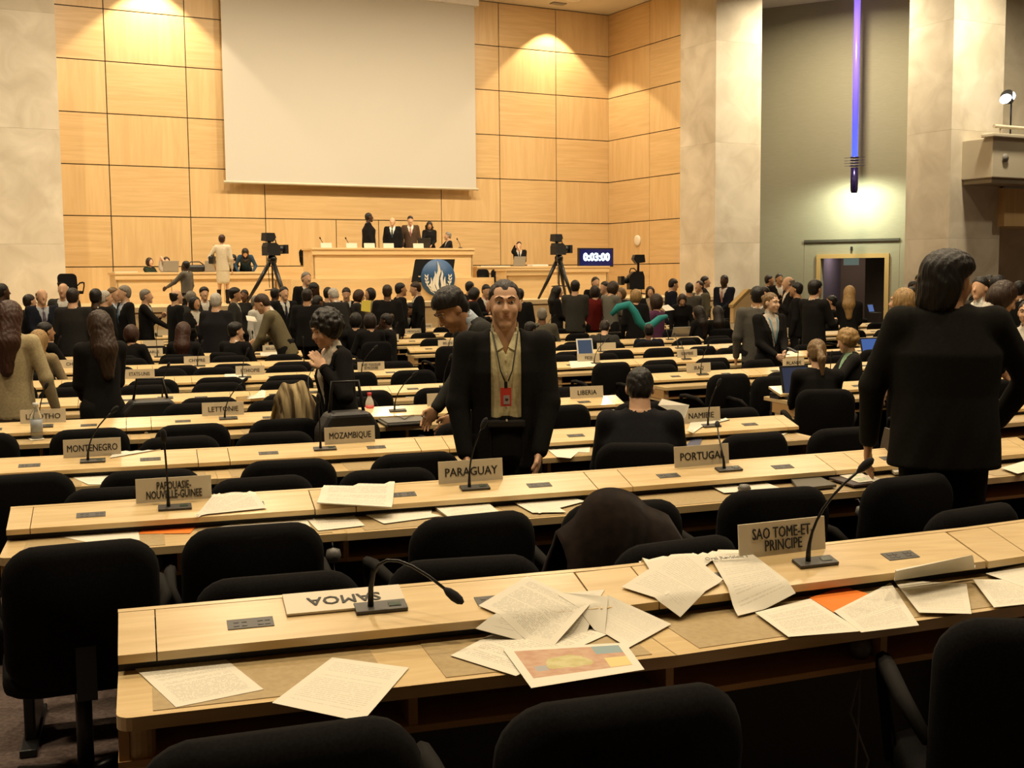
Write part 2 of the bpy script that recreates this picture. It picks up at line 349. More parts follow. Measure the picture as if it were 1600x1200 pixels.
build('cooling_ring', cw, mat('ring_navy', (0.02, 0.015, 0.10), 0.35), tb)
build('lamp_glow', MB().lathe([(0.0, h0-0.012), (0.07, h0-0.01), (0.07, h0), (0, h0)], 14), mat('tube_lamp', (1, 1, 0.8), 0.3, emit=14, ecol=(0.95, 1, 0.72)), tb)
pl = bpy.data.lights.new('tube_light', 'SPOT'); pl.energy = 300; pl.color = (0.92, 1.0, 0.76); pl.spot_size = math.radians(172); pl.spot_blend = 0.5; pl.shadow_soft_size = 0.06
po = bpy.data.objects.new('tube_light', pl); C.objects.link(po); po.location = gpt(tu, TO, tz-0.06); po.rotation_euler = (Vector((-gn[0]*0.75, -gn[1]*0.75, -0.8))).to_track_quat('-Z', 'Y').to_euler()
# --- round wall speaker on the right return
dsp = on_s(996, 376, S_COR-0.04); zsp = float((EYE+ray(996, 376)*((S_COR-0.04)/(ray(996, 376)@WT)))[2])
pspk = wp(S_COR-0.035, dsp, zsp)
spk = build('wall_speaker', MB().lathe([(0, 0), (0.16, 0), (0.16, 0.02), (0.11, 0.035), (0.0, 0.035)], 20), mat('speaker_white', (0.75, 0.68, 0.55), 0.5)); spk.matrix_basis = Matrix.Translation(pspk) @ Matrix.Rotation(WY, 4, 'Z') @ Matrix.Rotation(-math.pi/2, 4, 'Y')
tag(spk, 'round white loudspeaker on the wood panelling right of the timer', 'speaker')
# --- projection screen
sc0, sz0 = at_wall(353, 284, 0.3); sc1 = at_wall(744, 294, 0.3)[0]
scr = empty('projection_screen', wp((sc0+sc1)/2, 0.3, sz0), WY); tag(scr, 'huge white projection screen hanging on the wood panelled wall', 'screen')
hw = (sc1-sc0)/2
build('cloth', MB().box((-hw, -0.004, 0.0), (hw, 0.004, CEIL-sz0-0.05)), SCREEN, scr)
build('bottom_bar', MB().tube([(-hw-0.06, 0, 0), (hw+0.06, 0, 0)], 0.035, 10), mat('bar_cream', (0.60, 0.55, 0.42), 0.5), scr)
build('roller_case', MB().box((-hw-0.1, -0.1, CEIL-sz0-0.25), (hw+0.1, 0.1, CEIL-sz0-0.004)), WHITE, scr)
# ================================================================== STAGE
STZ = 1.22
pst = at_z(950, 466, STZ); d_st = WD - float(pst@WN)
stage = wbox('floor_stage', 1.6, S_COR-0.1, 0.03, d_st, 0, STZ-0.1, WOOD_STAGE, kind='structure')
wbox('stage_lip', 1.6, S_COR-0.1, 0.03, d_st+0.06, STZ-0.1, STZ, mat('stage_top', (0.60, 0.45, 0.25), 0.4), stage)
for k in range(9): wbox('stage_panel', 1.7+2.0*k, 1.7+2.0*(k+1), d_st, d_st+0.03, 0.02, STZ-0.12, WOOD_STAGE, stage, gap=0.01)
def stage_desk(name, px0, px1, ytop, d, zb, label, depth=0.7, pans=3, lip=True):
    s0, z0 = at_wall(px0, ytop, d); s1, z1 = at_wall(px1, ytop, d); zt_ = (z0+z1)/2
    e = empty(name, wp((s0+s1)/2, d, zb), WY); tag(e, label, 'desk'); hw = (s1-s0)/2; H = zt_-zb
    for k in range(pans):
        a = -hw+2*hw*k/pans; build('front_panel', MB().box((a+0.006, 0.02, 0), (a+2*hw/pans-0.006, 0.06, H-0.05)), WOOD_STAGE, e)
    build('core', MB().box((-hw+0.02, 0.05, 0), (hw-0.02, 0.09, H-0.05)), DARKGAP, e)
    build('side_panel', MB().box((-hw, 0.02, 0), (-hw+0.05, depth, H-0.05)), WOOD_STAGE, e); build('side_panel', MB().box((hw-0.05, 0.02, 0), (hw, depth, H-0.05)), WOOD_STAGE, e)
    build('top_rail', MB().box((-hw-0.03, -0.02, H-0.17), (hw+0.03, 0.05, H-0.05), bev=0.008), WOOD_STAGE, e)
    build('worktop', MB().box((-hw-0.04, -0.04, H-0.05), (hw+0.04, depth, H), bev=0.006), WOOD_STAGE, e)
    return e, zt_
PODZ = 1.76
wbox('floor_podium', at_wall(455, 437, 3.5)[0], at_wall(772, 433, 3.5)[0], 0.03, 3.5, STZ, PODZ, WOOD_STAGE, kind='structure')
dk, zmain = stage_desk('podium_desk', 489, 739, 387.5, 2.7, PODZ, 'long raised wooden podium desk under the projection screen', 0.75, 1)
dl, zleft = stage_desk('secretariat_desk', 181, 430, 425, 2.4, STZ, 'long wooden staff desk on the stage left of the podium', 0.8, 3)
dr, zright = stage_desk('side_desk', 746, 950, 416, 2.4, STZ, 'low wooden desk on the stage right of the podium', 0.8, 3)
db, zbox = stage_desk('side_rostrum', 792, 858, 420, 4.0, STZ, 'boxy wooden rostrum standing in front of the right stage desk', 0.6, 1)
# speaker's rostrum with the emblem disc
es, ez = at_wall(683, 434, 4.2); rost = empty('speaker_rostrum', wp(es, 4.2, STZ), WY); tag(rost, 'wooden speaker rostrum with black sloping top before the podium', 'lectern')
build('body', MB().box((-0.5, 0, 0), (0.5, 0.5, ez-STZ+0.05), bev=0.02), WOOD_STAGE, rost)
t0 = at_wall(650, 405, 4.0); t1 = at_wall(711, 405, 4.0); b0 = at_wall(644, 440, 4.25); b1 = at_wall(706, 440, 4.25)
mbb = MB(); q = [(t0[0]-es, 0.2, t0[1]-STZ), (t1[0]-es, 0.2, t1[1]-STZ), (b1[0]-es, -0.05, b1[1]-STZ), (b0[0]-es, -0.05, b0[1]-STZ)]
va = [mbb.b.verts.new(p) for p in q]; vb = [mbb.b.verts.new((p[0], p[1]+0.06, p[2]-0.02)) for p in q]
mbb.b.faces.new(va); mbb.b.faces.new(vb[::-1])
for i in range(4): mbb.b.faces.new((va[i], va[(i+1) % 4], vb[(i+1) % 4], vb[i]))
build('sloping_top', mbb, mat('rostrum_black', (0.008, 0.008, 0.008), 0.9, spec=0.1), rost)
ez2 = at_wall(684.5, 434, 4.24)[1]; es2 = at_wall(684.5, 434, 4.24)[0]
emb = empty('round_emblem', wp(es2, 4.24, ez2), WY); tag(emb, 'round blue emblem with white flame and laurel on the rostrum', 'emblem')
ER = 29.0/1850*float(np.linalg.norm(EYE+ray(684, 434)*1)*0+ (wp(es2, 4.24, ez2)-Vector(EYE)).length)
BLUE = mat('emblem_blue', (0.016, 0.072, 0.19), 0.5); EMW = mat('emblem_white', (0.72, 0.70, 0.62), 0.5)
d_ = MB().lathe([(0, 0), (ER, 0), (ER, 0.03), (0, 0.03)], 40); build('disc', d_, BLUE, emb, rot=(math.pi/2, 0, 0), loc=(0, 0.02, 0))
def strip(mbx, pts, ws, y0=-0.024, y1=-0.008):
    n = len(pts); l, r = [], []
    for i, (x, z) in enumerate(pts):
        a = pts[max(i-1, 0)]; c = pts[min(i+1, n-1)]; tx, tz_ = c[0]-a[0], c[1]-a[1]; ln = math.hypot(tx, tz_) or 1
        nx, nz = -tz_/ln, tx/ln; l.append(((x+nx*ws[i]), (z+nz*ws[i]))); r.append(((x-nx*ws[i]), (z-nz*ws[i])))
    L1 = [mbx.b.verts.new((p[0]*ER, y0, p[1]*ER)) for p in l]; R1 = [mbx.b.verts.new((p[0]*ER, y0, p[1]*ER)) for p in r]
    L2 = [mbx.b.verts.new((p[0]*ER, y1, p[1]*ER)) for p in l]; R2 = [mbx.b.verts.new((p[0]*ER, y1, p[1]*ER)) for p in r]
    for i in range(n-1):
        mbx.b.faces.new((L1[i], R1[i], R1[i+1], L1[i+1])); mbx.b.faces.new((L2[i], L2[i+1], R2[i+1], R2[i]))
        mbx.b.faces.new((L1[i], L1[i+1], L2[i+1], L2[i])); mbx.b.faces.new((R1[i], R2[i], R2[i+1], R1[i+1]))
FL = [([(0.02, -0.72), (-0.10, -0.35), (-0.06, 0.05), (0.06, 0.35), (0.02, 0.62), (-0.04, 0.88)], [0.05, 0.09, 0.10, 0.09, 0.05, 0.004]),
      ([(0.14, -0.74), (0.24, -0.4), (0.18, -0.05), (0.24, 0.2), (0.20, 0.42)], [0.04, 0.075, 0.07, 0.05, 0.004]),
      ([(-0.12, -0.74), (-0.30, -0.42), (-0.24, -0.1), (-0.16, 0.12), (-0.20, 0.36)], [0.04, 0.075, 0.07, 0.05, 0.004]),
      ([(0.24, -0.72), (0.38, -0.42), (0.36, -0.15), (0.40, 0.06)], [0.03, 0.06, 0.045, 0.004]),
      ([(-0.24, -0.72), (-0.44, -0.45), (-0.40, -0.2), (-0.44, 0.02)], [0.03, 0.06, 0.045, 0.004])]
for pts, ws in FL:
    m_ = MB(); strip(m_, pts, ws); build('flame_tongue', m_, EMW, emb)
for sd in (-1, 1):
    m_ = MB(); strip(m_, [(0.12*sd, -0.88), (0.42*sd, -0.72), (0.62*sd, -0.42), (0.68*sd, -0.1), (0.60*sd, 0.12)], [0.015]*5)
    for k in range(6):
        t = k/5.0; a = math.radians(-62+62*t*1.15); cx, cz = 0.70*math.cos(a)*sd, 0.70*math.sin(a)-0.08
        for ww in (-1, 1):
            strip(m_, [(cx, cz), (cx+ww*0.08*sd*0.8, cz+0.07), (cx+ww*0.10*sd, cz+0.16)], [0.012, 0.04, 0.004])
    build('laurel_branch', m_, EMW, emb)
# timer display
ts0, tzb = at_wall(904.5, 417, 2.0); ts1, tzt = at_wall(958.5, 387.5, 2.0)
tm = empty('timer_display', wp((ts0+ts1)/2, 2.0, tzb), WY); tag(tm, 'dark screen showing a glowing white countdown at the stage corner', 'screen')
hw = (ts1-ts0)/2; hh = tzt-tzb
build('bezel', MB().box((-hw, 0, 0), (hw, 0.09, hh), bev=0.01), BLACK, tm); build('screen_glass', MB().box((-hw+0.035, -0.006, 0.035), (hw-0.035, 0.002, hh-0.035)), mat('timer_blue', (0.002, 0.004, 0.03), 0.25, emit=0.35, ecol=(0.006, 0.012, 0.16)), tm)
build('stand', MB().box((-0.2, 0.02, zright-tzb), (0.2, 0.3, zright-tzb+0.02)).box((-0.05, 0.05, min(0, zright-tzb)), (0.05, 0.08, 0.1)), BLACK, tm)
TEXTS = []
def text(parent, s, size, loc, rot, m, align='CENTER', name='lettering', bold=0.02, ls=0.9, squeeze=1.0, ext=0.0006):
    cu = bpy.data.curves.new(name, 'FONT'); cu.body = s; cu.size = size; cu.align_x = align; cu.align_y = 'CENTER'; cu.offset = bold*size; cu.extrude = ext; cu.resolution_u = 2; cu.space_line = ls
    o = bpy.data.objects.new(name, cu); C.objects.link(o); TEXTS.append((o, name, m, parent, Vector(loc), rot, squeeze)); return o
DIG = mat('timer_digits', (0.6, 0.8, 1), 0.4, emit=3.2, ecol=(0.62, 0.82, 1.0))
text(tm, '0:03:00', 0.30, (0, -0.012, hh*0.5), (math.pi/2, 0, 0), DIG, bold=0.035)
# ================================================================== ROWS OF DESKS
FLR = {1: .204, 2: .11, 3: .052, 4: .018, 5: .008, 6: .004, 7: 0., 8: 0., 9: 0., 10: 0., 11: 0.}
Y0 = {1: 2.834, 2: 4.79, 3: 6.55, 4: 8.50, 5: 10.24, 6: 12.13, 7: 13.95, 8: 15.80, 9: 17.80, 10: 19.5, 11: 21.4}
XR0 = {1: 4.727, 2: 4.307, 3: 3.945, 4: 3.565, 5: 3.18, 6: 2.78, 7: 2.43, 8: 2.02, 9: 1.65, 10: 1.28, 11: 0.90}
RNAME = {1: 'nearest', 2: 'PARAGUAY', 3: 'MOZAMBIQUE', 4: 'LETTONIE', 5: 'IRAQ', 6: 'FIDJI', 7: 'CHYPRE', 8: 'BELGIQUE', 9: 'UKRAINE', 10: 'MAURICE', 11: 'ROUMANIE'}
KCUR = 0.016
def dy(X, k=0):
    t = max(0.0, X-0.5); tm_ = 6.0
    if k == 1: return 0.030*t*t
    return KCUR*t*t if t < tm_ else KCUR*tm_*tm_ + 2*KCUR*tm_*(t-tm_)
def slope(X, k=0):
    if k == 1: return math.atan(0.060*max(0.0, X-0.5))
    return math.atan(2*KCUR*min(6.0, max(0.0, X-0.5)))
def yrow(k, X): return Y0[k]+dy(X, k)
# stepped carpet floor: one terrace per row, the edges follow the rows
XS = [-16, -8, -4, -2, 0, .5, 1.5, 2.5, 3.5, 4.5, 5.5, 6.5, 8, 12, 20, 34]
mb = MB(); levels = [(-7.0, FLR[1])]+[(Y0[k]+0.14, FLR[k+1]) for k in range(1, 7)]
rowsv = []
for i, (y, z) in enumerate(levels):
    yn = levels[i+1][0] if i+1 < len(levels) else 42.0
    f_ = lambda X, yy: yy if yy in (-7.0, 42.0) else yy+dy(X)
    A = [mb.b.verts.new((X, f_(X, y), z)) for X in XS]; B = [mb.b.verts.new((X, f_(X, yn), z)) for X in XS]
    for a in range(len(XS)-1): mb.b.faces.new((A[a], A[a+1], B[a+1], B[a]))
    if rowsv:
        for a in range(len(XS)-1): mb.b.faces.new((rowsv[a], rowsv[a+1], A[a+1], A[a]))
    rowsv = B
floor = build('floor', mb, CARPET); floor['kind'] = 'structure'
ZT, CF, CR, CWD, DF, DB = 0.74, 0.785, 0.835, 0.195, 0.46, 0.10      # lower top; console front / rear height, width; lower top from -DF to DB
SEC = 1.2
def console_pt(k, X, d, eps=0.0):        # point on the sloping console, d in front of its rear edge
    return Vector((X, yrow(k, X)-d, FLR[k]+CR-(CR-CF)*d/CWD+eps))
TILT = math.atan((CR-CF)/CWD)
def me_desktop(L):
    m = MB(); m.box((-L/2, -DF, ZT-0.028), (L/2, DB, ZT)); return m.mesh('desktop')
def me_deskend(side):                    # end section: the outer corners are rounded
    L = SEC; r = 0.03; pts = [p for p in rrect(L, DF+DB, r, 4)]; pts = [(x if x*side > 0 else -side*(L/2+0.002), y) for x, y in pts]
    q = []
    for p in pts:
        if p[0]*side < 0: p = (p[0], math.copysign((DF+DB)/2, p[1]))
        if not q or (abs(p[0]-q[-1][0])+abs(p[1]-q[-1][1])) > 1e-6: q.append(p)
    m = MB(); m.prism(q, ZT-0.028, ZT, 2); me = m.mesh('desktop'); me.transform(Matrix.Translation((0, (DB-DF)/2, 0))); return me
def me_slope(L, y0, y1, th=0.02):        # sloping board between depth y0 < y1 (local y)
    z = lambda y: CR+(CR-CF)*y/CWD
    m = MB(); pts = [(y0, z(y0)-th), (y1, z(y1)-th), (y1, z(y1)), (y0, z(y0))]; m.prism(pts, -L/2, L/2, 0); return m.mesh('console')
ME = dict(desktop=me_desktop(SEC), deskL=me_deskend(-1), deskR=me_deskend(1), top=me_slope(SEC-0.166, -CWD, -0.016), filler=me_slope(0.158, -CWD, -0.016), cap=me_slope(0.079, -CWD, -0.016), rail=me_slope(SEC, -0.0135, 0.0),
          riser=MB().box((-SEC/2, -CWD+0.03, ZT), (SEC/2, -0.02, CF-0.015)).box((-SEC/2, -CWD*0.6, CF-0.02), (SEC/2, -0.02, CF)).mesh('riser'),
          shelf=MB().box((-SEC/2, -DF+0.03, 0.625), (SEC/2, -0.06, 0.64)).mesh('shelf'),
          divider=MB().box((-0.010, -DF+0.035, 0.64), (0.010, -0.06, ZT-0.028)).mesh('divider'),
          panel=MB().box((-SEC/2, -0.06, 0.12), (SEC/2, -0.035, ZT-0.028)).mesh('panel'),
          leg=MB().box((-0.02, -DF+0.16, 0.0), (0.02, 0.05, 0.625), bev=0.008).box((-0.03, -DF+0.06, 0.0), (0.03, 0.09, 0.03), bev=0.006).mesh('leg'),
          pad=MB().box((-0.24, -DF+0.022, ZT-0.002), (0.24, -CWD+0.05, ZT+0.0016)).mesh('pad'))
m = MB(); m.prism(rrect(0.07, DF-0.12, 0.03, 4), 0.60, ZT-0.028, 2); me = m.mesh('end_block'); me.transform(Matrix.Translation((0.035+0.004, -DF/2-0.02, 0))); ME['end'] = me
m = MB(); m.box((-0.052, -0.021, -0.004), (0.052, 0.021, 0.001), bev=0.0004)
for x in (-0.032, -0.014, 0.022, 0.038): m.box((x-0.006, -0.012, 0.0005), (x+0.006, -0.002, 0.002)).box((x-0.006, 0.004, 0.0005), (x+0.006, 0.012, 0.002))
ME['socket'] = m.mesh('socket')
for k_, mm in dict(desktop=[WOOD_DESK], deskL=[WOOD_DESK], deskR=[WOOD_DESK], top=[WOOD_DESK], filler=[WOOD_DESK], cap=[WOOD_DESK], rail=[WOOD_DESK], riser=[RISER], shelf=[WOOD_EDGE], divider=[WOOD_EDGE], panel=[RISER], leg=[BLACKM], pad=[BLOTTER], end=[WOOD_DESK], socket=[SOCK]).items():
    for q in mm: ME[k_].materials.append(q)
SHEAR = {}
def sheared(key, t):                      # the same board cut on the skew, so that neighbours meet along the curve of the row
    q = (key, round(t, 4))
    if abs(t) < 1e-4: return ME[key]
    if q not in SHEAR:
        me = ME[key].copy(); S_ = Matrix.Identity(4); S_[1][0] = t; me.transform(S_); SHEAR[q] = me
    return SHEAR[q]
SECTIONS = []                             # (row, block, i, X, empty)
ORD = ['first', 'second', 'third', 'fourth', 'fifth', 'sixth', 'seventh', 'eighth', 'ninth', 'tenth', 'eleventh', 'twelfth', 'thirteenth', 'fourteenth', 'fifteenth', 'sixteenth', 'seventeenth', 'eighteenth', 'nineteenth', 'twentieth',
       'twenty first', 'twenty second', 'twenty third', 'twenty fourth', 'twenty fifth', 'twenty sixth', 'twenty seventh', 'twenty eighth', 'twenty ninth', 'thirtieth', 'thirty first', 'thirty second']
def in_view(x, y, z, mx=60):
    v = np.array([x, y, z])-EYE; Z = v@FW
    if Z < 0.3: return False
    px = 800+F_PX*(v@RT)/Z; py = 600-F_PX*(v@UP)/Z
    return -mx < px < 1600+mx and -mx < py < 1200+mx
def to_px(p):
    v = np.array(p)-EYE; Z = v@FW; return 800+F_PX*(v@RT)/Z, 600-F_PX*(v@UP)/Z
BNAME = {0: 'left', 1: 'middle', 2: 'right'}
GAPX = 1.46
for k in range(1, 12):
    for b in range(3):
        xs0 = XR0[k]-4.8+b*(4.8+GAPX)
        secs = [i for i in range(4) if in_view(xs0+SEC*i+0.6, yrow(k, xs0+SEC*i+0.6), FLR[k]+0.8, 500)]
        if not secs: continue
        root = None
        for i in secs:
            X = xs0+SEC*(i+0.5); Y = yrow(k, X); a = slope(X, k)
            if root is None:
                root = empty('conference_desk', (X, Y, FLR[k]), 0)
                rn = {1: 'nearest the viewer under the SAMOA card', 2: 'carrying the PARAGUAY and PORTUGAL nameplates', 3: 'carrying the MOZAMBIQUE and MONTENEGRO nameplates', 4: 'carrying the LETTONIE and LESOTHO nameplates', 5: 'in the IRAQ row', 6: 'in the FIDJI row', 7: 'in the CHYPRE row', 8: 'in the BELGIQUE row', 9: 'in the UKRAINE row', 10: 'in the MAURICE row', 11: 'in the ROUMANIE row, farthest back'}[k]
                if k <= 4 and b > 0: rn = 'in the %s row' % RNAME[k]
                tag(root, 'long beech conference desk %s, %s block of the hall' % (rn, BNAME[b]) if k > 4 or b > 0 else 'long beech conference desk %s' % rn, 'desk', 'rows of conference desks'); R0 = Vector((X, Y, FLR[k]))
            def part(nm, key, lx, ly=0.0, lz=0.0, tilt=0.0):
                p = Vector((X, Y, FLR[k])) + Vector((lx, ly+math.tan(a)*lx, lz)) - R0
                if tilt: return link(nm, ME[key], None, root, p, (tilt, 0, a))
                return link(nm, sheared(key, math.tan(a)), None, root, p)
            part('desktop', 'deskL' if i == 0 else 'deskR' if i == 3 else 'desktop', 0); part('console_top', 'top', 0); part('rear_rail', 'rail', 0); part('console_riser', 'riser', 0); part('shelf', 'shelf', 0); part('modesty_panel', 'panel', 0)
            part('desk_pad', 'pad', -0.29); part('desk_pad', 'pad', 0.31)
            if i == secs[0] and i == 0: part('end_cap', 'cap', -SEC/2+0.0405); part('end_block', 'end', -SEC/2)
            else: part('console_filler', 'filler', -SEC/2)
            if i == 3: part('end_cap', 'cap', SEC/2-0.0405); part('end_block', 'end', SEC/2-0.078)
            part('divider', 'divider', -SEC/2+0.012 if i == 0 else -SEC/2)
            part('divider', 'divider', 0.0)
            if i == 3: part('divider', 'divider', SEC/2-0.012)
            part('leg', 'leg', -SEC/2+0.06 if i == 0 else -SEC/2)
            if i == 3: part('leg', 'leg', SEC/2-0.06)
            d = 0.115
            for lx in (-0.31, 0.28):
                part('power_socket', 'socket', lx, -d, CR-(CR-CF)*d/CWD+0.001, TILT)
            SECTIONS.append((k, b, i, X, Y, a))
# ------------------------------------------------------------------ chairs
def chair_meshes():
    out = {}
    bmm = bmesh.new()                    # back: rounded, slightly bowed pad
    W_, H_, n, mm = 0.46, 0.475, 14, 10
    def P(u, v, t):
        x = (u-.5)*W_; z = (v-.5)*H_; y = -0.05*(1-(2*u-1)**2)*1.0 + t
        return x, y, z
    ol = rrect(W_, H_, 0.11, 6); ring = []
    for (t, sc) in ((-0.040, 0.86), (-0.030, 0.955), (-0.008, 1.0), (0.015, 0.985), (0.03, 0.92), (0.034, 0.80)):
        ring.append([bmm.verts.new((x*sc, t+0.05*(abs(x*sc)/(W_/2))**2-0.02+0.03*((z*sc)/(H_/2))**2, z*sc)) for x, z in ol])
    for a, b in zip(ring, ring[1:]):
        for i in range(len(ol)): bmm.faces.new((a[i], a[(i+1) % len(ol)], b[(i+1) % len(ol)], b[i]))
    for r_, fl in ((ring[0], True), (ring[-1], False)):
        c = bmm.verts.new((0, sum(v.co.y for v in r_)/len(r_)-(0.03 if fl else -0.0)*0.5, 0))
        for i in range(len(ol)): bmm.faces.new((r_[i], r_[(i+1) % len(ol)], c) if not fl else (r_[(i+1) % len(ol)], r_[i], c))
    bmesh.ops.recalc_face_normals(bmm, faces=bmm.faces); me = bpy.data.meshes.new('backrest'); bmm.to_mesh(me); bmm.free(); me.shade_smooth(); out['back'] = me
    m = MB(); ol = rrect(0.48, 0.47, 0.10, 4); rings = []
    for z, sc in ((0.405, 0.93), (0.415, 0.985), (0.44, 1.0), (0.465, 0.985), (0.478, 0.9), (0.482, 0.6)):
        rings.append([m.b.verts.new((x*sc, y*sc, z)) for x, y in ol])
    for a, b in zip(rings, rings[1:]):
        for i in range(len(ol)): f = m.b.faces.new((a[i], a[(i+1) % len(ol)], b[(i+1) % len(ol)], b[i])); f.smooth = True
    m.b.faces.new(rings[0][::-1]); m.b.faces.new(rings[-1]); out['seat'] = m.mesh('seat')
    out['column'] = MB().tube([(0, 0, 0.05), (0, 0, 0.41)], 0.027, 10).box((-0.1, -0.12, 0.395), (0.1, 0.12, 0.41)).mesh('column')
    out['foot'] = MB().tube([(0, 0, 0.06), (0.12, 0, 0.052), (0.29, 0, 0.022)], [0.024, 0.022, 0.018], 8).mesh('foot')
    for sd in (-1, 1):
        out['arm%d' % sd] = MB().tube([(0.225*sd, -0.20, 0.60), (0.262*sd, -0.12, 0.665), (0.262*sd, 0.05, 0.675), (0.255*sd, 0.15, 0.665), (0.25*sd, 0.17, 0.60), (0.24*sd, 0.10, 0.43)], [0.014, 0.019, 0.021, 0.02, 0.016, 0.016], 7).mesh('armrest')
    out['strut'] = MB().box((-0.03, -0.275, 0.40), (0.03, -0.255, 0.62)).box((-0.03, -0.27, 0.395), (0.03, 0.0, 0.41)).mesh('strut')
    for k_, mm in dict(back=CHAIRF, seat=CHAIRF, column=BLACKM, foot=BLACKM, strut=BLACKM).items(): out[k_].materials.append(mm)
    out['arm-1'].materials.append(ARMM); out['arm1'].materials.append(ARMM); return out
CH = chair_meshes()
def make_chair():
    r = empty('conference_chair')
    link('seat', CH['seat'], None, r); bk = link('backrest', CH['back'], None, r, (0, -0.255, 0.652), (math.radians(8), 0, 0)); link('back_strut', CH['strut'], None, r)
    for sd in (-1, 1): link('armrest', CH['arm%d' % sd], None, r)
    link('column', CH['column'], None, r)
    for q in range(4): link('foot', CH['foot'], None, r, (0, 0, 0), (0, 0, math.radians(45+90*q)))
    return r
chair0 = make_chair(); used0 = False
rng = random.Random(11)
CHAIRS = []                               # [object, row, block, kind, x]
NOCHAIR = set()
CHAIRFIX = {(1, 0, 2, 'desk'): (0.38, -0.05, -0.5), (1, 0, 0, 'desk'): (-0.045, -0.03, 0.03), (1, 0, 1, 'desk'): (-0.07, -0.05, 0.02), (2, 0, 1, 'desk'): (-0.08, 0, 0), (2, 0, 0, 'desk'): (-0.03, 0, 0.1)}
for (k, b, i, X, Y, a) in SECTIONS:
    for q, lx in enumerate((-0.3, 0.3)):
        for kind in ('desk', 'second'):
            turn = rng.uniform(-0.10, 0.10); back = 0.70+rng.uniform(-0.05, 0.06) if kind == 'desk' else -0.62+rng.uniform(-0.04, 0.04)
            if kind == 'second' and (k > 7 or (k, b) == (1, 1)): continue
            fz = FLR[k] if kind == 'desk' else FLR[min(11, k+1)]; jx = 0 if kind == 'desk' else 0.1+rng.uniform(-.05, .05)
            cx = X+(lx+jx)*math.cos(a)+back*math.sin(a); cy = Y+(lx+jx)*math.sin(a)-back*math.cos(a)
            if (k, b, i*2+q, kind) in NOCHAIR or not in_view(cx, cy, fz+0.7, 30): continue
            if (k, b, i*2+q, kind) in CHAIRFIX: fx = CHAIRFIX[(k, b, i*2+q, kind)]; cx += fx[0]; cy += fx[1]; turn = fx[2]
            if rng.random() < (0.0 if kind == 'desk' else 0.12): continue
            o = chair0 if not used0 else copy_tree(chair0); used0 = True
            o.location = (cx, cy, fz); o.rotation_euler = (0, 0, a+turn); CHAIRS.append([o, k, b, kind, cx])
# ------------------------------------------------------------------ microphones
def mic_mesh(kind):
    m = MB()
    if kind == 'base':
        m.box((-0.062, -0.022, -0.004), (0.062, 0.022, 0.006), bev=0.002); return m.mesh('base')
    if kind == 'display':
        m.box((0.018, -0.009, 0.005), (0.048, 0.009, 0.0075)); return m.mesh('display')
MBASE = mic_mesh('base'); MBASE.materials.append(SOCK); MDISP = mic_mesh('display'); MDISP.materials.append(mat('mic_display', (0.03, 0.05, 0.03), 0.3))
def neck_pts(style, rr):
    if style == 'up':      tip = Vector((0.0+rr.uniform(-.02, .03), -0.02, 0.26)); mid = Vector((0.0, 0.01, 0.13))
    elif style == 'right': tip = Vector((0.13, -0.05, 0.25)); mid = Vector((0.015, 0.0, 0.15))
    elif style == 'low':   tip = Vector((0.165, -0.10, 0.045)); mid = Vector((0.02, -0.01, 0.13))
    elif style == 'back':  tip = Vector((0.06, 0.16, 0.17)); mid = Vector((-0.01, 0.04, 0.13))
    else:                  tip = Vector((0.05, -0.03, 0.25)); mid = Vector((0.0, 0.0, 0.14))
    p0 = Vector((-0.024, 0, 0.006)); pts = []
    c = [p0, p0+Vector((0, 0, 0.06)), p0+mid, p0+tip]
    if style == 'low': c = [p0, p0+Vector((-0.005, 0, 0.135)), p0+Vector((0.05, -0.03, 0.15)), p0+tip]
    for j in range(9):
        t = j/8; pts.append(c[0]*(1-t)**3+c[1]*3*t*(1-t)**2+c[2]*3*t*t*(1-t)+c[3]*t**3)
    return pts
NECKS = {}
def neck_meshes(style):
    if style in NECKS: return NECKS[style]
    pts = neck_pts(style, random.Random(3)); d = (pts[-1]-pts[-2]).normalized()
    m1 = MB().tube(pts, [0.0075, 0.0065, 0.005]+[0.0038]*6, 8).mesh('neck'); m1.materials.append(BLACKM)
    a = pts[-1]; m2 = MB().tube([a-d*0.012, a, a+d*0.018, a+d*0.034, a+d*0.044], [0.004, 0.010, 0.0125, 0.0105, 0.004], 10).mesh('head'); m2.materials.append(FOAM)
    NECKS[style] = (m1, m2); return NECKS[style]
MICFIX = {(1, 0, 0): 'low', (1, 0, 1): 'right', (2, 0, 0): 'up', (2, 0, 1): 'mid', (2, 0, 2): 'back', (3, 0, 0): 'right', (3, 0, 1): 'up', (3, 0, 2): 'mid', (3, 0, 3): 'mid', (4, 0, 0): 'mid', (4, 0, 1): 'right', (4, 0, 2): 'right'}
MICLAB = {}
mcount = {}
for (k, b, i, X, Y, a) in SECTIONS:
    d = 0.105; x0 = X-0.005
    p = Vector((x0+d*math.sin(a), Y-d*math.cos(a), FLR[k]+CR-(CR-CF)*d/CWD+0.004))
    if not in_view(p.x, p.y, p.z, 10): continue
    ii = i - (0 if not (k == 3 or k == 4) or b else 0)
    st = None
    vis = mcount.get((k, b), 0); mcount[(k, b)] = vis+1
    st = MICFIX.get((k, b, vis)) or rng.choice(['mid', 'right', 'mid', 'up', 'back'])
    r = empty('gooseneck_microphone', p, 0, (TILT, 0, a))
    link('base_plate', MBASE, None, r); link('display', MDISP, None, r); n1, n2 = neck_meshes(st); nk = link('gooseneck', n1, None, r, rot=(-TILT, 0, 0)); link('mic_head', n2, None, nk)
    tag(r, 'black gooseneck microphone, %s from left on the %s row desk, %s block' % (ORD[vis], RNAME[k], BNAME[b]), 'microphone', 'gooseneck microphones on the desks')
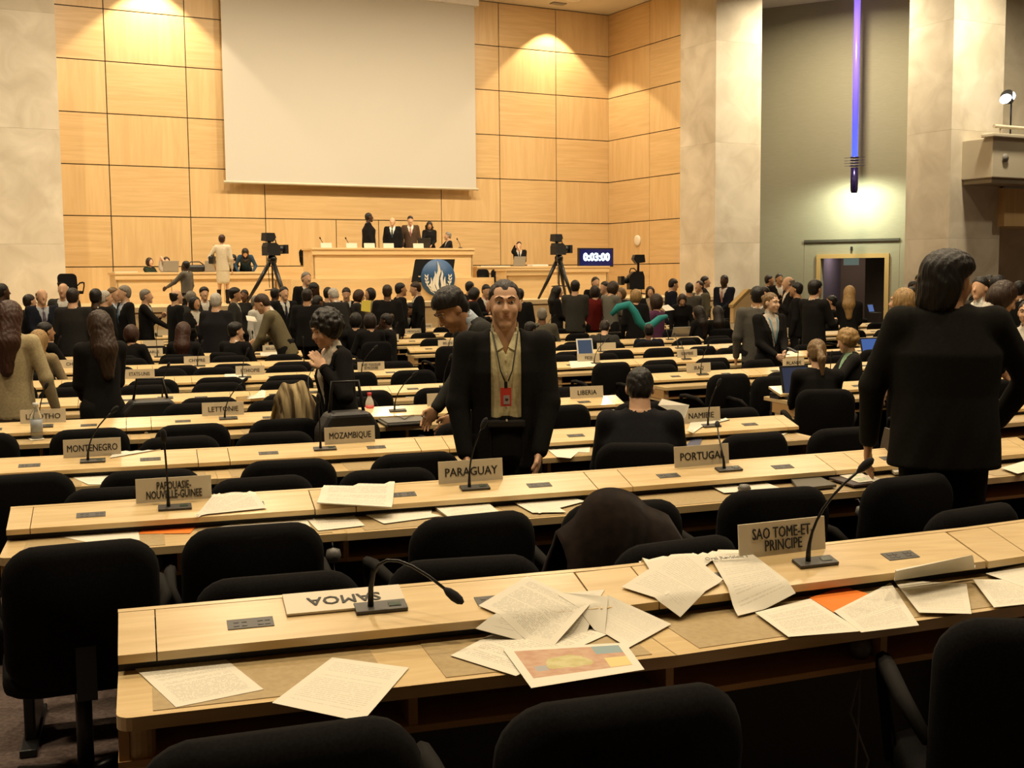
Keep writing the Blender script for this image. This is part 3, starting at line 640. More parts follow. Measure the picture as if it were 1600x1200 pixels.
# ------------------------------------------------------------------ nameplates
PLW, PLH = 0.285, 0.095
me_plate = MB().box((-PLW/2, -0.003, 0), (PLW/2, 0.003, PLH), bev=0.001).mesh('card'); me_plate.materials.append(PLATE)
PL = [('SAO TOME-ET-\nPRINCIPE', 1, 1208, 859), ('PAPOUASIE-\nNOUVELLE-GUINEE', 2, 272, 780), ('PARAGUAY', 2, 730, 749), ('PORTUGAL', 2, 1093, 726), ('MONTENEGRO', 3, 146, 708), ('MOZAMBIQUE', 3, 544, 690), ('NAMIBIE', 3, 1094, 660),
      ('LESOTHO', 4, 71, 656), ('LETTONIE', 4, 350, 651), ('LIBAN', 4, 703, 636), ('LIBERIA', 4, 924, 624), ('IRAQ', 5, 1081, 580), ('IRLANDE', 5, 1235, 573), ('ETATS-UNIS', 6, 218, 594), ('ETHIOPIE', 6, 390, 585), ('EX-REP. YOUGOSLAVE\nDE MACEDOINE', 6, 572, 576), ('FIDJI', 6, 923, 566), ('GAMBIE', 6, 1072, 558),
      ('CHINE', 7, 116, 573), ('CHYPRE', 7, 307, 568), ('BELARUS', 8, 236, 554), ('BELGIQUE', 8, 420, 546), ('BELIZE', 8, 693, 540), ('UKRAINE', 9, 602, 530), ('MAURICE', 10, 538, 522), ('MEXIQUE', 10, 636, 520), ('ROUMANIE', 11, 657, 512),
      ('', 11, 254, 523), ('', 9, 93, 546), ('', 7, 938, 545), ('', 9, 1112, 513), ('', 9, 1132, 511.5), ('', 11, 1098, 473+31), ('', 8, 1228, 521), ('', 6, 1358, 527), ('', 8, 1370, 510), ('', 5, 1367, 563), ('', 11, 1065, 500), ('', 11, 1120, 502), ('', 9, 240, 542)]
def plate_pose(k, px, py, d):
    q = at_z(px, py, FLR[k]+0.825); X = float(q[0]); a = slope(X, k); p = console_pt(k, X, d)
    return X, a, p
for nm, k, px, py in PL:
    X, a, p = plate_pose(k, px, py, 0.035)
    r = empty('nameplate', p+Vector((0, 0, -0.003)), 0, (math.radians(-5), 0, a+(0.03 if k < 4 else 0))); link('card', me_plate, None, r)
    if nm:
        first = nm.replace('\n', ' '); two = '\n' in nm
        L_ = max(len(s) for s in nm.split('\n'))
        size = 0.05 if not two else 0.043
        wid = L_*size*0.70; sq = min(1.0, 0.255/wid)
        text(r, nm, size, (0, -0.0042, PLH*0.48), (math.pi/2, 0, 0), INK, bold=0.0, ls=0.80, squeeze=sq)
        tag(r, 'cream nameplate reading %s standing on a desk' % first, 'nameplate', 'country nameplates')
    else:
        X2 = '%d' % 0
        tag(r, {(11, 254): 'small blank looking nameplate behind the standing man with a cane', (9, 93): 'small pale nameplate beside the woman with long brown hair', (7, 938): 'pale nameplate just behind the FIDJI laptop', (9, 1112): 'small pale nameplate behind the grey laptop', (9, 1132): 'second small pale nameplate right of the grey laptop', (11, 1098): 'tiny nameplate in the far row before the men by the pier',
             (8, 1228): 'small nameplate right of the woman with a hair bun', (6, 1358): 'small nameplate beside the blue laptop', (8, 1370): 'small nameplate left of the tall man seen from behind', (10, 1300): 'tiny nameplate before the seated man near the doorway', (5, 1367): 'nameplate left of the large man in black at elbow height', (11, 1065): 'tiny nameplate behind the woman with teal scarf', (11, 1120): 'tiny nameplate before the two seated women', (9, 240): 'small nameplate behind BELARUS'}[(k, px)], 'nameplate', 'country nameplates')
# SAMOA card lies flat, upside down
q = [at_z(440, 927, FLR[1]+.828), at_z(612, 911, FLR[1]+.828), at_z(623, 941, FLR[1]+.81), at_z(455, 957, FLR[1]+.81)]
cX = float(sum(p[0] for p in q)/4); p = console_pt(1, cX, 0.058, 0.005)
r = empty('nameplate', p, 0, (math.radians(-90)+TILT, 0, math.pi-0.0)); r.rotation_euler = (Matrix.Rotation(slope(cX), 4, 'Z') @ Matrix.Rotation(TILT, 4, 'X') @ Matrix.Rotation(math.pi, 4, 'Z') @ Matrix.Rotation(-math.pi/2, 4, 'X')).to_euler()
link('card', me_plate, None, r, (0, 0, -PLH/2)); text(r, 'SAMOA', 0.052, (0, -0.0042, 0), (math.pi/2, 0, 0), INK, bold=0.0)
tag(r, 'cream nameplate reading SAMOA lying flat upside down', 'nameplate', 'country nameplates')
# ================================================================== PAPERS AND THINGS ON THE DESKS
def paper_mat(name, base, lines=40, dens=0.55, ink=0.36, margin=0.1, top=0.93, tint=(0.25, 0.23, 0.2)):
    m = mat(name, base, 0.75, spec=0.2); N, L, b = nodes(m)
    uv = N.new('ShaderNodeUVMap'); s = N.new('ShaderNodeSeparateXYZ'); L.new(uv.outputs[0], s.inputs[0])
    def mth(op, a, c=None, v=None):
        n = N.new('ShaderNodeMath'); n.operation = op
        for i, q in enumerate((a, c, v)):
            if q is None: continue
            if isinstance(q, (int, float)): n.inputs[i].default_value = q
            else: L.new(q, n.inputs[i])
        return n.outputs[0]
    v = mth('MULTIPLY', s.outputs['Y'], lines); fl = mth('FLOOR', v); fr = mth('FRACT', v)
    on = mth('LESS_THAN', fr, dens)
    cb = N.new('ShaderNodeCombineXYZ'); L.new(mth('MULTIPLY', s.outputs['X'], 55.0), cb.inputs[0]); L.new(mth('MULTIPLY', fl, 3.7), cb.inputs[1])
    oi = N.new('ShaderNodeObjectInfo'); L.new(mth('MULTIPLY', oi.outputs['Random'], 90.0), cb.inputs[2])
    nz = N.new('ShaderNodeTexNoise'); nz.inputs['Scale'].default_value = 1.0; nz.inputs['Detail'].default_value = 1; L.new(cb.outputs[0], nz.inputs['Vector'])
    g = mth('GREATER_THAN', nz.outputs['Fac'], 0.44)
    cb2 = N.new('ShaderNodeCombineXYZ'); L.new(mth('MULTIPLY', fl, 1.31), cb2.inputs[0]); L.new(mth('MULTIPLY', oi.outputs['Random'], 50.0), cb2.inputs[1])
    n2 = N.new('ShaderNodeTexNoise'); n2.inputs['Scale'].default_value = 0.45; L.new(cb2.outputs[0], n2.inputs['Vector'])
    row = mth('GREATER_THAN', n2.outputs['Fac'], 0.42)
    mx = mth('MULTIPLY', mth('GREATER_THAN', s.outputs['X'], margin), mth('LESS_THAN', s.outputs['X'], 1-margin)); my = mth('MULTIPLY', mth('GREATER_THAN', s.outputs['Y'], margin*0.8), mth('LESS_THAN', s.outputs['Y'], top))
    f = mth('MULTIPLY', mth('MULTIPLY', mth('MULTIPLY', on, g), mth('MULTIPLY', mx, my)), mth('MULTIPLY', row, ink))
    mix = N.new('ShaderNodeMix'); mix.data_type = 'RGBA'; L.new(f, mix.inputs[0]); mix.inputs[6].default_value = (*base, 1); mix.inputs[7].default_value = (*tint, 1); L.new(mix.outputs[2], b.inputs['Base Color'])
    return m
PW = (0.70, 0.66, 0.55)
PAPER = paper_mat('paper_typed', PW); PAPERS_ = paper_mat('paper_sparse', PW, 30, 0.4, 0.26); PLAIN = mat('paper_plain', PW, 0.75, spec=0.2)
ORANGE = mat('paper_orange', (0.78, 0.20, 0.025), 0.7, spec=0.2); CARDW = paper_mat('card_line', PW, 3, 0.3, 0.6, 0.12)
MAPM = mat('paper_map', PW, 0.6, spec=0.2)
def _map():
    N, L, b = nodes(MAPM)
    uv = N.new('ShaderNodeUVMap'); sp_ = N.new('ShaderNodeSeparateXYZ'); L.new(uv.outputs[0], sp_.inputs[0])
    def mth(op, a, c=None):
        n = N.new('ShaderNodeMath'); n.operation = op
        for i, q in enumerate((a, c)):
            if q is None: continue
            if isinstance(q, (int, float)): n.inputs[i].default_value = q
            else: L.new(q, n.inputs[i])
        return n.outputs[0]
    U, V = sp_.outputs['X'], sp_.outputs['Y']
    def rect(a, b_, c, d): return mth('MULTIPLY', mth('MULTIPLY', mth('GREATER_THAN', U, a), mth('LESS_THAN', U, b_)), mth('MULTIPLY', mth('GREATER_THAN', V, c), mth('LESS_THAN', V, d)))
    nz = N.new('ShaderNodeTexNoise'); nz.inputs['Scale'].default_value = 9; nz.inputs['Detail'].default_value = 6; L.new(uv.outputs[0], nz.inputs['Vector'])
    # country blob: distance from a centre, ragged
    dx = mth('MULTIPLY', mth('SUBTRACT', U, 0.44), 1.0); dyy = mth('MULTIPLY', mth('SUBTRACT', V, 0.52), 1.15)
    r = mth('SQRT', mth('ADD', mth('MULTIPLY', dx, dx), mth('MULTIPLY', dyy, dyy)))
    blob = mth('LESS_THAN', mth('ADD', r, mth('MULTIPLY', mth('SUBTRACT', nz.outputs['Fac'], 0.5), 0.22)), 0.20)
    rp = N.new('ShaderNodeValToRGB'); rp.color_ramp.elements[0].position = .35; rp.color_ramp.elements[1].position = .6
    rp.color_ramp.elements[0].color = (0.46, 0.27, 0.18, 1); rp.color_ramp.elements[1].color = (0.52, 0.35, 0.24, 1); L.new(nz.outputs['Fac'], rp.inputs[0])
    ry = N.new('ShaderNodeValToRGB'); ry.color_ramp.elements[0].position = .4; ry.color_ramp.elements[1].position = .6
    ry.color_ramp.elements[0].color = (0.47, 0.42, 0.19, 1); ry.color_ramp.elements[1].color = (0.56, 0.51, 0.27, 1); L.new(nz.outputs['Fac'], ry.inputs[0])
    cur = None
    def mix(f, a, c):
        m = N.new('ShaderNodeMix'); m.data_type = 'RGBA'; L.new(f, m.inputs[0])
        for i, q in ((6, a), (7, c)):
            if isinstance(q, tuple): m.inputs[i].default_value = (*q, 1)
            else: L.new(q, m.inputs[i])
        return m.outputs[2]
    x = mix(blob, rp.outputs[0], ry.outputs[0])
    x = mix(rect(0.70, 0.93, 0.66, 0.92), x, (0.25, 0.34, 0.36)); x = mix(rect(0.74, 0.93, 0.22, 0.52), x, (0.66, 0.55, 0.24)); x = mix(rect(0.14, 0.24, 0.35, 0.48), x, (0.36, 0.36, 0.36))
    L.new(mix(rect(0.07, 0.93, 0.20, 0.92), PW, x), b.inputs['Base Color'])
_map()
LAYER = {}
def surf(k, X, Y):
    d = yrow(k, X)-Y
    if -0.005 <= d <= CWD: return FLR[k]+CR-(CR-CF)*d/CWD+0.0025
    if d > CWD: return FLR[k]+max(ZT, CF-(d-CWD)*0.8)
    return FLR[k]+ZT
def paper(k, pts, on, m, label, n=15, lift=0.0, curl=None, name='paper_sheet', thick=0.0007, group=None, cat='paper', flip=False):
    """sheet from its four corners in the photo (TL, TR, BR, BL), each lying on the lower top (L), the console (C) or HIGHer (a number, metres above the lower top)"""
    LAYER[k] = LAYER.get(k, 0)+1; e = 0.0022+0.00055*LAYER[k]+lift
    P3 = []
    for (px, py), o in zip(pts, on):
        if o == 'L': p = at_z(px, py, FLR[k]+ZT+e)
        elif o == 'C':
            X = float(at_z(px, py, FLR[k]+0.81)[0]); z = FLR[k]+0.81
            for _ in range(4):
                q = at_z(px, py, z); d = yrow(k, float(q[0]))-float(q[1]); z = FLR[k]+CR-(CR-CF)*min(max(d, -0.05), CWD)/CWD+e+0.0025
            p = at_z(px, py, z)
        else: p = at_z(px, py, FLR[k]+ZT+e+o)
        P3.append(np.array(p))
    ctr = sum(P3)/4; flat = all(o == 'L' for o in on)
    b = bmesh.new(); uvl = b.loops.layers.uv.new('UVMap'); g = []; uvs = {}
    for j in range(n):
        for i in range(n):
            u, v = i/(n-1), j/(n-1)
            p = (P3[0]*(1-u)+P3[1]*u)*v + (P3[3]*(1-u)+P3[2]*u)*(1-v)
            z = p[2]+(curl(u, v) if curl else 0.0)
            if not flat: z = max(z, surf(k, p[0], p[1])+e*0.85)
            vv = b.verts.new((p[0]-ctr[0], p[1]-ctr[1], z-ctr[2])); uvs[vv] = (u, v); g.append(vv)
    bot = [b.verts.new(v.co-Vector((0, 0, thick))) for v in g]
    for v, w_ in zip(g, bot): uvs[w_] = (0.01, 0.01)
    def face(q, real=True):
        f = b.faces.new(q)
        for l in f.loops: l[uvl].uv = uvs[l.vert] if real else (0.01, 0.01)
        f.smooth = real
    for j in range(n-1):
        for i in range(n-1):
            a_ = j*n+i; face((g[a_], g[a_+1], g[a_+n+1], g[a_+n])); face((bot[a_+n], bot[a_+n+1], bot[a_+1], bot[a_]), False)
    ed = [i for i in range(n)]+[j*n+n-1 for j in range(1, n)]+[(n-1)*n+i for i in range(n-2, -1, -1)]+[j*n for j in range(n-2, 0, -1)]
    g2 = {a_: b.verts.new(g[a_].co) for a_ in ed}; b2 = {a_: b.verts.new(bot[a_].co) for a_ in ed}
    for q_ in list(g2.values())+list(b2.values()): uvs[q_] = (0.01, 0.01)
    for a_, c_ in zip(ed, ed[1:]+ed[:1]): face((g2[a_], b2[a_], b2[c_], g2[c_]), False)
    me = bpy.data.meshes.new(name); b.to_mesh(me); b.free(); o = link(name, me, m, loc=tuple(ctr)); tag(o, label, cat, group); return o
# --- nearest desk
paper(1, [(208, 1042), (338, 1018), (412, 1077), (275, 1105)], 'LLLL', PAPER, 'typed white sheet on the near left corner of the nearest desk')
paper(1, [(519, 1027), (639, 1043), (566, 1128), (425, 1098)], 'LLLL', PAPERS_, 'white sheet overhanging the nearest desk edge below the SAMOA card')
paper(1, [(838, 930), (945, 960), (905, 1000), (743, 1000)], 'CLLL', PAPERS_, 'lower white sheet in the fan of papers right of the low microphone', lift=.0)
paper(1, [(824, 912), (922, 944), (866, 1008), (748, 984)], 'CCLL', PAPER, 'typed sheet topmost left in the fan of papers on the nearest desk')
paper(1, [(845, 950), (962, 985), (806, 1056), (704, 1024)], 'LLLL', PAPER, 'typed sheet pointing left at the front of the paper fan')
paper(1, [(880, 926), (950, 932), (945, 990), (872, 968)], 'CCLL', PLAIN, 'plain white sheet in the middle of the paper fan')
paper(1, [(949, 929), (1049, 975), (982, 1012), (938, 985)], 'CLLL', PAPERS_, 'sheet with a small round crest at the right of the paper fan')
paper(1, [(786, 1014), (977, 1004), (1007, 1046), (830, 1075)], 'LLLL', MAPM, 'sheet printed with a coloured map overhanging the nearest desk edge', lift=0.002)
paper(1, [(998, 877), (1094, 866), (1150, 905), (1040, 930)], 'CCLC', PLAIN, 'plain sheet beneath the typed sheet in the middle of the nearest desk')
paper(1, [(1068, 865), (1130, 905), (1063, 967), (971, 917)], 'CCLC', PAPERS_, 'typed sheet hanging askew over the console edge left of the heading sheet')
paper(1, [(1100, 868), (1162, 871), (1243, 940), (1153, 962)], 'CCLL', PAPERS_, 'white sheet headed by handwriting below the SAO TOME nameplate')
paper(1, [(1265, 934), (1317, 916), (1376, 933), (1303, 957)], 'LLLL', ORANGE, 'bright orange sheet on the nearest desk')
paper(1, [(1180, 957), (1266, 935), (1347, 986), (1232, 995)], 'LLLL', PAPER, 'typed white sheet left of the orange sheet on the nearest desk')
paper(1, [(1303, 955), (1392, 910), (1436, 977), (1346, 988)], 'LLLL', PAPER, 'typed white sheet right of the orange sheet at the desk edge')
paper(1, [(1396, 906), (1510, 912), (1518, 959), (1436, 957)], 'LLLL', PAPERS_, 'sheet lying beneath the curled paper on the nearest desk')
paper(1, [(1400, 893), (1517, 868), (1524, 897), (1397, 915)], [0.075, 0.08, 0.004, 0.004], PLAIN, 'curled grey sheet standing up on the nearest desk', curl=lambda u, v: 0.02*math.sin(v*3.1))
paper(1, [(1520, 905), (1604, 906), (1640, 940), (1553, 949)], 'LLLL', PAPER, 'typed sheet at the right end of the nearest desk')
paper(1, [(1540, 896), (1606, 880), (1660, 902), (1600, 917)], 'LLLL', PAPERS_, 'sheet by the right frame edge half under the console')
q = console_pt(1, float(at_z(1130, 876, FLR[1]+.83)[0]), 0.04, 0.013)
hand = [o for o in C.objects if o.get('label') == 'white sheet headed by handwriting below the SAO TOME nameplate'][0]
mt = hand.matrix_basis.translation
text(hand, 'Oral Revision 1', 0.020, (q.x-mt.x+0.01, q.y-mt.y-0.015, q.z-mt.z), (TILT, 0, math.radians(-3)), GREYM, bold=0.0)
crest = build('crest_print', MB().lathe([(0.010, 0), (0.014, 0), (0.014, 0.0008), (0.010, 0.0008)], 16).tube([(-0.007, -0.004, 0.0004), (0, 0.004, 0.0004), (0.007, -0.004, 0.0004)], 0.0022, 5), GREYM)
p = at_z(961, 954, FLR[1]+ZT+0.014); cs_ = [o for o in C.objects if o.get('label') == 'sheet with a small round crest at the right of the paper fan'][0]; crest.parent = cs_; crest.location = Vector(p)-cs_.location
# --- PARAGUAY desk
paper(2, [(94, 838), (216, 828), (219, 848), (150, 850)], 'LLLL', PLAIN, 'white sheet behind the leftmost near chair on the PARAGUAY desk')
paper(2, [(225, 822), (308, 820), (297, 833), (217, 834)], 'LLLL', ORANGE, 'orange slip in front of the PAPOUASIE nameplate')
paper(2, [(325, 828), (412, 806), (476, 803), (487, 827)], 'LLLL', PAPERS_, 'typed sheets beneath the slanted sheet right of the orange slip')
paper(2, [(305, 804), (371, 787), (417, 815), (323, 823)], 'CLLL', PAPER, 'typed sheet tilted over the console edge right of the PAPOUASIE microphone')
paper(2, [(472, 803), (547, 799), (570, 821), (497, 829)], 'LLLL', PAPER, 'sheet behind the second chair on the PARAGUAY desk')
paper(2, [(506, 758), (618, 767), (612, 792), (495, 785)], 'CCCC', PAPER, 'large typed booklet lying on the console left of PARAGUAY', thick=0.004)
paper(2, [(618, 782), (676, 784), (674, 802), (612, 800)], 'LLLL', PLAIN, 'sheet with a short heading in front of the typed booklet')
paper(2, [(564, 801), (620, 788), (690, 806), (600, 818)], 'LLLL', PAPERS_, 'white sheet spread below the typed booklet at the desk edge')
for j in range(3): paper(2, [(675+j, 792-j), (748+j, 777-j), (789-j, 807-j), (717-j, 820-j)], 'LLLL', PAPER if j == 2 else PLAIN, ['lowest sheet', 'middle sheet', 'top typed sheet'][j]+' of the neat paper stack below PARAGUAY', lift=0.004*j, thick=0.003)
paper(2, [(803, 785), (850, 778), (885, 800), (832, 801)], 'LLLL', PLAIN, 'lower white sheet left of the coat hung on a chair')
paper(2, [(812, 778), (885, 774), (914, 783), (842, 802)], 'LLLL', PAPERS_, 'upper white sheet left of the coat hung on a chair')
paper(2, [(1106, 757), (1190, 751), (1223, 764), (1131, 770)], 'LLLL', PLAIN, 'white sheet under the grey earpiece below PORTUGAL')
paper(2, [(1234, 746), (1274, 741), (1307, 757), (1248, 763)], 'LLLL', mat('folder_grey', (0.10, 0.09, 0.065), 0.5), 'closed dark grey folder right of the PORTUGAL desk earpiece', thick=0.012, lift=0.011, name='folder', cat='folder')
paper(2, [(1275, 741), (1334, 736), (1390, 752), (1338, 758)], 'LLLL', PLAIN, 'white sheet behind the dark booklet left of the large man')
paper(2, [(1295, 746), (1342, 741), (1368, 754), (1334, 758)], 'LLLL', mat('booklet_dark', (0.05, 0.035, 0.03), 0.4), 'dark booklet beside the grey folder', thick=0.008, lift=0.008, name='booklet', cat='booklet')
paper(2, [(1312, 743), (1345, 738), (1366, 751), (1342, 754)], 'LLLL', paper_mat('paper_green', PW, 6, 0.7, 0.8, 0.2, 0.8, (0.22, 0.40, 0.20)), 'sheet with a green print on the dark booklet', lift=0.010)
paper(2, [(1386, 728), (1416, 727), (1419, 735), (1398, 738)], 'LLLL', mat('box_pale', (0.45, 0.42, 0.34), 0.5), 'small pale box beside the large man in black', thick=0.012, lift=0.011, name='small_box', cat='box')
paper(2, [(1564, 731), (1604, 719), (1640, 728), (1590, 740)], 'LLLL', PLAIN, 'white sheet right of the large man in black')
# upright leather folder leaning by the big man
# --- MOZAMBIQUE desk
paper(3, [(203, 709), (294, 704), (309, 724), (172, 738)], 'CCLL', PAPER, 'typed sheets draped over the console right of MONTENEGRO')
paper(3, [(97, 738), (184, 734), (180, 757), (138, 757)], 'LLLL', PAPERS_, 'white sheet on the lower desk below MONTENEGRO')
paper(3, [(862, 697), (923, 690), (921, 707), (880, 705)], 'LLLL', PAPER, 'upper typed sheet right of the standing man with a red badge')
paper(3, [(853, 700), (905, 705), (892, 716), (870, 714)], 'LLLL', PLAIN, 'lower white sheet right of the standing man with a red badge')
paper(3, [(1072, 672), (1092, 661), (1140, 677), (1098, 683)], 'CLLL', PAPERS_, 'white sheet below the NAMIBIE nameplate')
paper(3, [(1125, 676), (1134, 669), (1151, 677), (1134, 681)], 'LLLL', ORANGE, 'small orange slip below the NAMIBIE nameplate')
paper(3, [(1170, 679), (1222, 666), (1238, 673), (1206, 688)], 'LLLL', PAPERS_, 'white sheets at the right end of the NAMIBIE desk')
paper(3, [(1070, 698), (1085, 681), (1098, 684), (1092, 700)], 'LLLL', mat('folder_blue', (0.06, 0.07, 0.12), 0.5), 'dark blue folder beside the seated man seen from behind', name='folder', cat='folder')
# --- LETTONIE desk
paper(4, [(872, 627), (902, 628), (903, 642), (871, 641)], 'LLLL', PAPER, 'left typed sheet below the LIBERIA nameplate')
paper(4, [(903, 626), (942, 627), (943, 637), (903, 640)], 'LLLL', PAPERS_, 'right typed sheet below the LIBERIA nameplate')
paper(4, [(952, 636), (976, 634), (976, 640), (948, 642)], 'LLLL', PLAIN, 'white sheet at the right end of the LIBERIA desk')
paper(4, [(222, 673), (234, 671), (238, 676), (226, 677)], 'LLLL', PLAIN, 'crumpled tissue on the LETTONIE desk', curl=lambda u, v: 0.015*math.sin(u*6)*math.sin(v*5))
paper(4, [(38, 680), (60, 678), (70, 686), (48, 688)], 'LLLL', PLAIN, 'white sheet under the water bottle at LESOTHO')
# --- farther desks
paper(5, [(295, 615), (345, 611), (346, 615), (297, 619)], 'CCCC', CARDW, 'white name card lying flat on the console, left of two', name='name_card', cat='card')
paper(5, [(369, 620), (416, 616), (414, 621), (368, 625)], 'CCCC', CARDW, 'white name card lying flat on the console, right of two', name='name_card', cat='card')
paper(5, [(285, 629), (312, 628), (310, 635), (292, 636)], 'LLLL', PLAIN, 'white sheet between two chairs before the flat name cards')
paper(5, [(626, 616), (648, 614), (650, 620), (634, 621)], 'LLLL', PLAIN, 'white sheet near the woman with dark curls, IRAQ row')
paper(4, [(1201, 593), (1222, 589), (1238, 612), (1222, 616)], 'LLLL', PAPERS_, 'stack of white papers left of the dark laptop, before IRLANDE', thick=0.01, lift=0.01)
paper(6, [(240, 597), (300, 595), (300, 600), (242, 602)], 'LLLL', PLAIN, 'white sheets right of the ETATS-UNIS nameplate')
paper(6, [(352, 590), (386, 588), (386, 592), (350, 594)], 'CCCC', PLAIN, 'white sheet on the console left of ETHIOPIE')
paper(6, [(408, 588), (440, 586), (440, 592), (406, 594)], 'LLLL', PLAIN, 'white sheet right of ETHIOPIE')
paper(6, [(588, 588), (608, 586), (606, 592), (590, 593)], 'LLLL', PLAIN, 'white sheet before the EX-REP. YOUGOSLAVE nameplate')
paper(6, [(884, 567), (912, 566), (932, 578), (892, 580)], 'CCLL', PLAIN, 'white sheet lying over the console left end at FIDJI')
paper(6, [(1046, 561), (1068, 560), (1074, 566), (1052, 567)], 'CCLL', PLAIN, 'white sheet left of the GAMBIE nameplate')
paper(7, [(406, 564), (432, 563), (431, 568), (404, 569)], 'CCCC', mat('paper_peach', (0.75, 0.40, 0.16), 0.7), 'peach coloured sheet on the console below BELGIQUE')
paper(7, [(318, 560), (346, 559), (347, 563), (320, 564)], 'LLLL', PLAIN, 'white sheet on the desk right of CHYPRE')
paper(8, [(404, 551.5), (436, 550), (438, 555), (408, 557)], 'CCCC', PAPERS_, 'open papers below the BELGIQUE nameplate')
paper(8, [(228, 557), (258, 555), (259, 562), (232, 564)], 'LLLL', PLAIN, 'white sheet below the BELARUS nameplate')
paper(8, [(630, 535), (660, 534), (660, 538), (632, 539)], 'LLLL', PLAIN, 'white sheet right of the UKRAINE desk edge')
# held document of the seated man
def sheet3(pts, m, label, name='paper_sheet', cat='paper', th=0.001):
    """a sheet in space from four points: TL, TR, BR, BL"""
    P = [np.array(p, float) for p in pts]; ctr = sum(P)/4; b = bmesh.new(); uvl = b.loops.layers.uv.new('UVMap')
    nrm = np.cross(P[1]-P[0], P[3]-P[0]); nrm = nrm/np.linalg.norm(nrm)*th
    va = [b.verts.new(p-ctr) for p in P]; vb = [b.verts.new(p-ctr-nrm) for p in P]; uvs = [(0, 1), (1, 1), (1, 0), (0, 0)]
    f = b.faces.new(va[::-1]); 
    for l in f.loops: l[uvl].uv = uvs[va.index(l.vert)]
    f = b.faces.new(vb)
    for l in f.loops: l[uvl].uv = uvs[vb.index(l.vert)]
    for i in range(4): b.faces.new((va[i], va[(i+1) % 4], vb[(i+1) % 4], vb[i]))
    bmesh.ops.recalc_face_normals(b, faces=b.faces)
    me = bpy.data.meshes.new(name); b.to_mesh(me); b.free(); o = link(name, me, m, loc=tuple(ctr)); tag(o, label, cat); return o
sheet3([at_y(1032, 478, 18.7), at_y(1044, 476, 18.8), at_y(1054, 484, 18.6), at_y(1040, 486, 18.5)], PLAIN, 'curved white sheet held open beside the teal scarf')
yk = 6.0
hd = sheet3([at_y(1034, 623, yk+.02), at_y(1077, 633, yk+.02), at_y(1070, 654, yk-.02), at_y(1028, 633, yk-.03)], PAPERS_, 'white document with a crest held up by the seated man')
# ------------------------------------------------------------------ bottles
def bottle(px, py, k, h, label, mats, z=ZT+0.001):
    p = at_z(px, py, FLR[k]+z); e = empty('bottle', p); tag(e, label, 'bottle'); r = h*0.155
    build('body', MB().lathe([(r*0.9, 0), (r, 0.01), (r, h*0.60), (r*0.9, h*0.68), (r*0.42, h*0.86), (r*0.42, h*0.90)], 16), mats[0], e)
    build('cap', MB().lathe([(r*0.50, h*0.89), (r*0.50, h), (r*0.3, h*1.0)], 12), mats[1], e)
    build('bottle_label', MB().lathe([(r*1.02, h*0.22), (r*1.02, h*0.55)], 16), mats[2], e)
CLEAR = mat('clear_plastic', (0.8, 0.82, 0.8), 0.08, trans=0.9)
bottle(578, 656, 4, 0.20, 'milky drink bottle with red cap and red wrapper', [mat('milk_plastic', (0.62, 0.56, 0.5), 0.3), mat('cap_red', (0.55, 0.03, 0.03), 0.4), mat('wrap_red', (0.62, 0.08, 0.06), 0.4)])
bottle(58, 686, 4, 0.24, 'clear water bottle standing in front of the LESOTHO nameplate', [CLEAR, mat('cap_white', (0.6, 0.6, 0.6), 0.4), mat('wrap_pale', (0.45, 0.5, 0.55), 0.4, trans=0.4)])
bottle(444, 550, 8, 0.22, 'small bottle with a red cap at BELGIQUE', [mat('milk_plastic', (1, 1, 1)), MATS['cap_red'], WHITE], 0.808)
# grey laptop sleeve beside the drink bottle
def slab(name, k, pts, h, m, label, cat, bev=0.008):
    P = [at_z(px, py, FLR[k]+ZT+h) for px, py in pts]; c = sum(P)/len(P)
    mb = MB(); mb.prism([(p[0]-c[0], p[1]-c[1]) for p in P], 0.003, h)
    bmesh.ops.bevel(mb.b, geom=list(mb.b.edges), offset=bev, segments=2, affect='EDGES')
    o = build(name, mb, m, loc=(c[0], c[1], FLR[k]+ZT)); tag(o, label, cat); return o
sl = empty('laptop_sleeve'); s_ = slab('sleeve', 4, [(588, 652), (645, 645), (667, 649), (667, 657), (604, 661)], 0.035, mat('sleeve_grey', (0.13, 0.125, 0.11), 0.6), None, None, 0.012)
sl.location = s_.location; s_.parent = sl; s_.location = (0, 0, 0); tag(sl, 'grey laptop sleeve with thin straps beside the drink bottle', 'laptop sleeve')
a_ = Vector(at_z(610, 648, FLR[4]+ZT+.04))-sl.location; b_ = Vector(at_z(632, 655, FLR[4]+ZT+.04))-sl.location; c_ = Vector(at_z(652, 647, FLR[4]+ZT+.04))-sl.location
build('strap', MB().tube([a_, (a_+b_)/2+Vector((0, 0, .006)), b_], 0.003, 6).tube([b_, (c_+b_)/2+Vector((0, 0, .006)), c_], 0.003, 6), BLACK, sl)
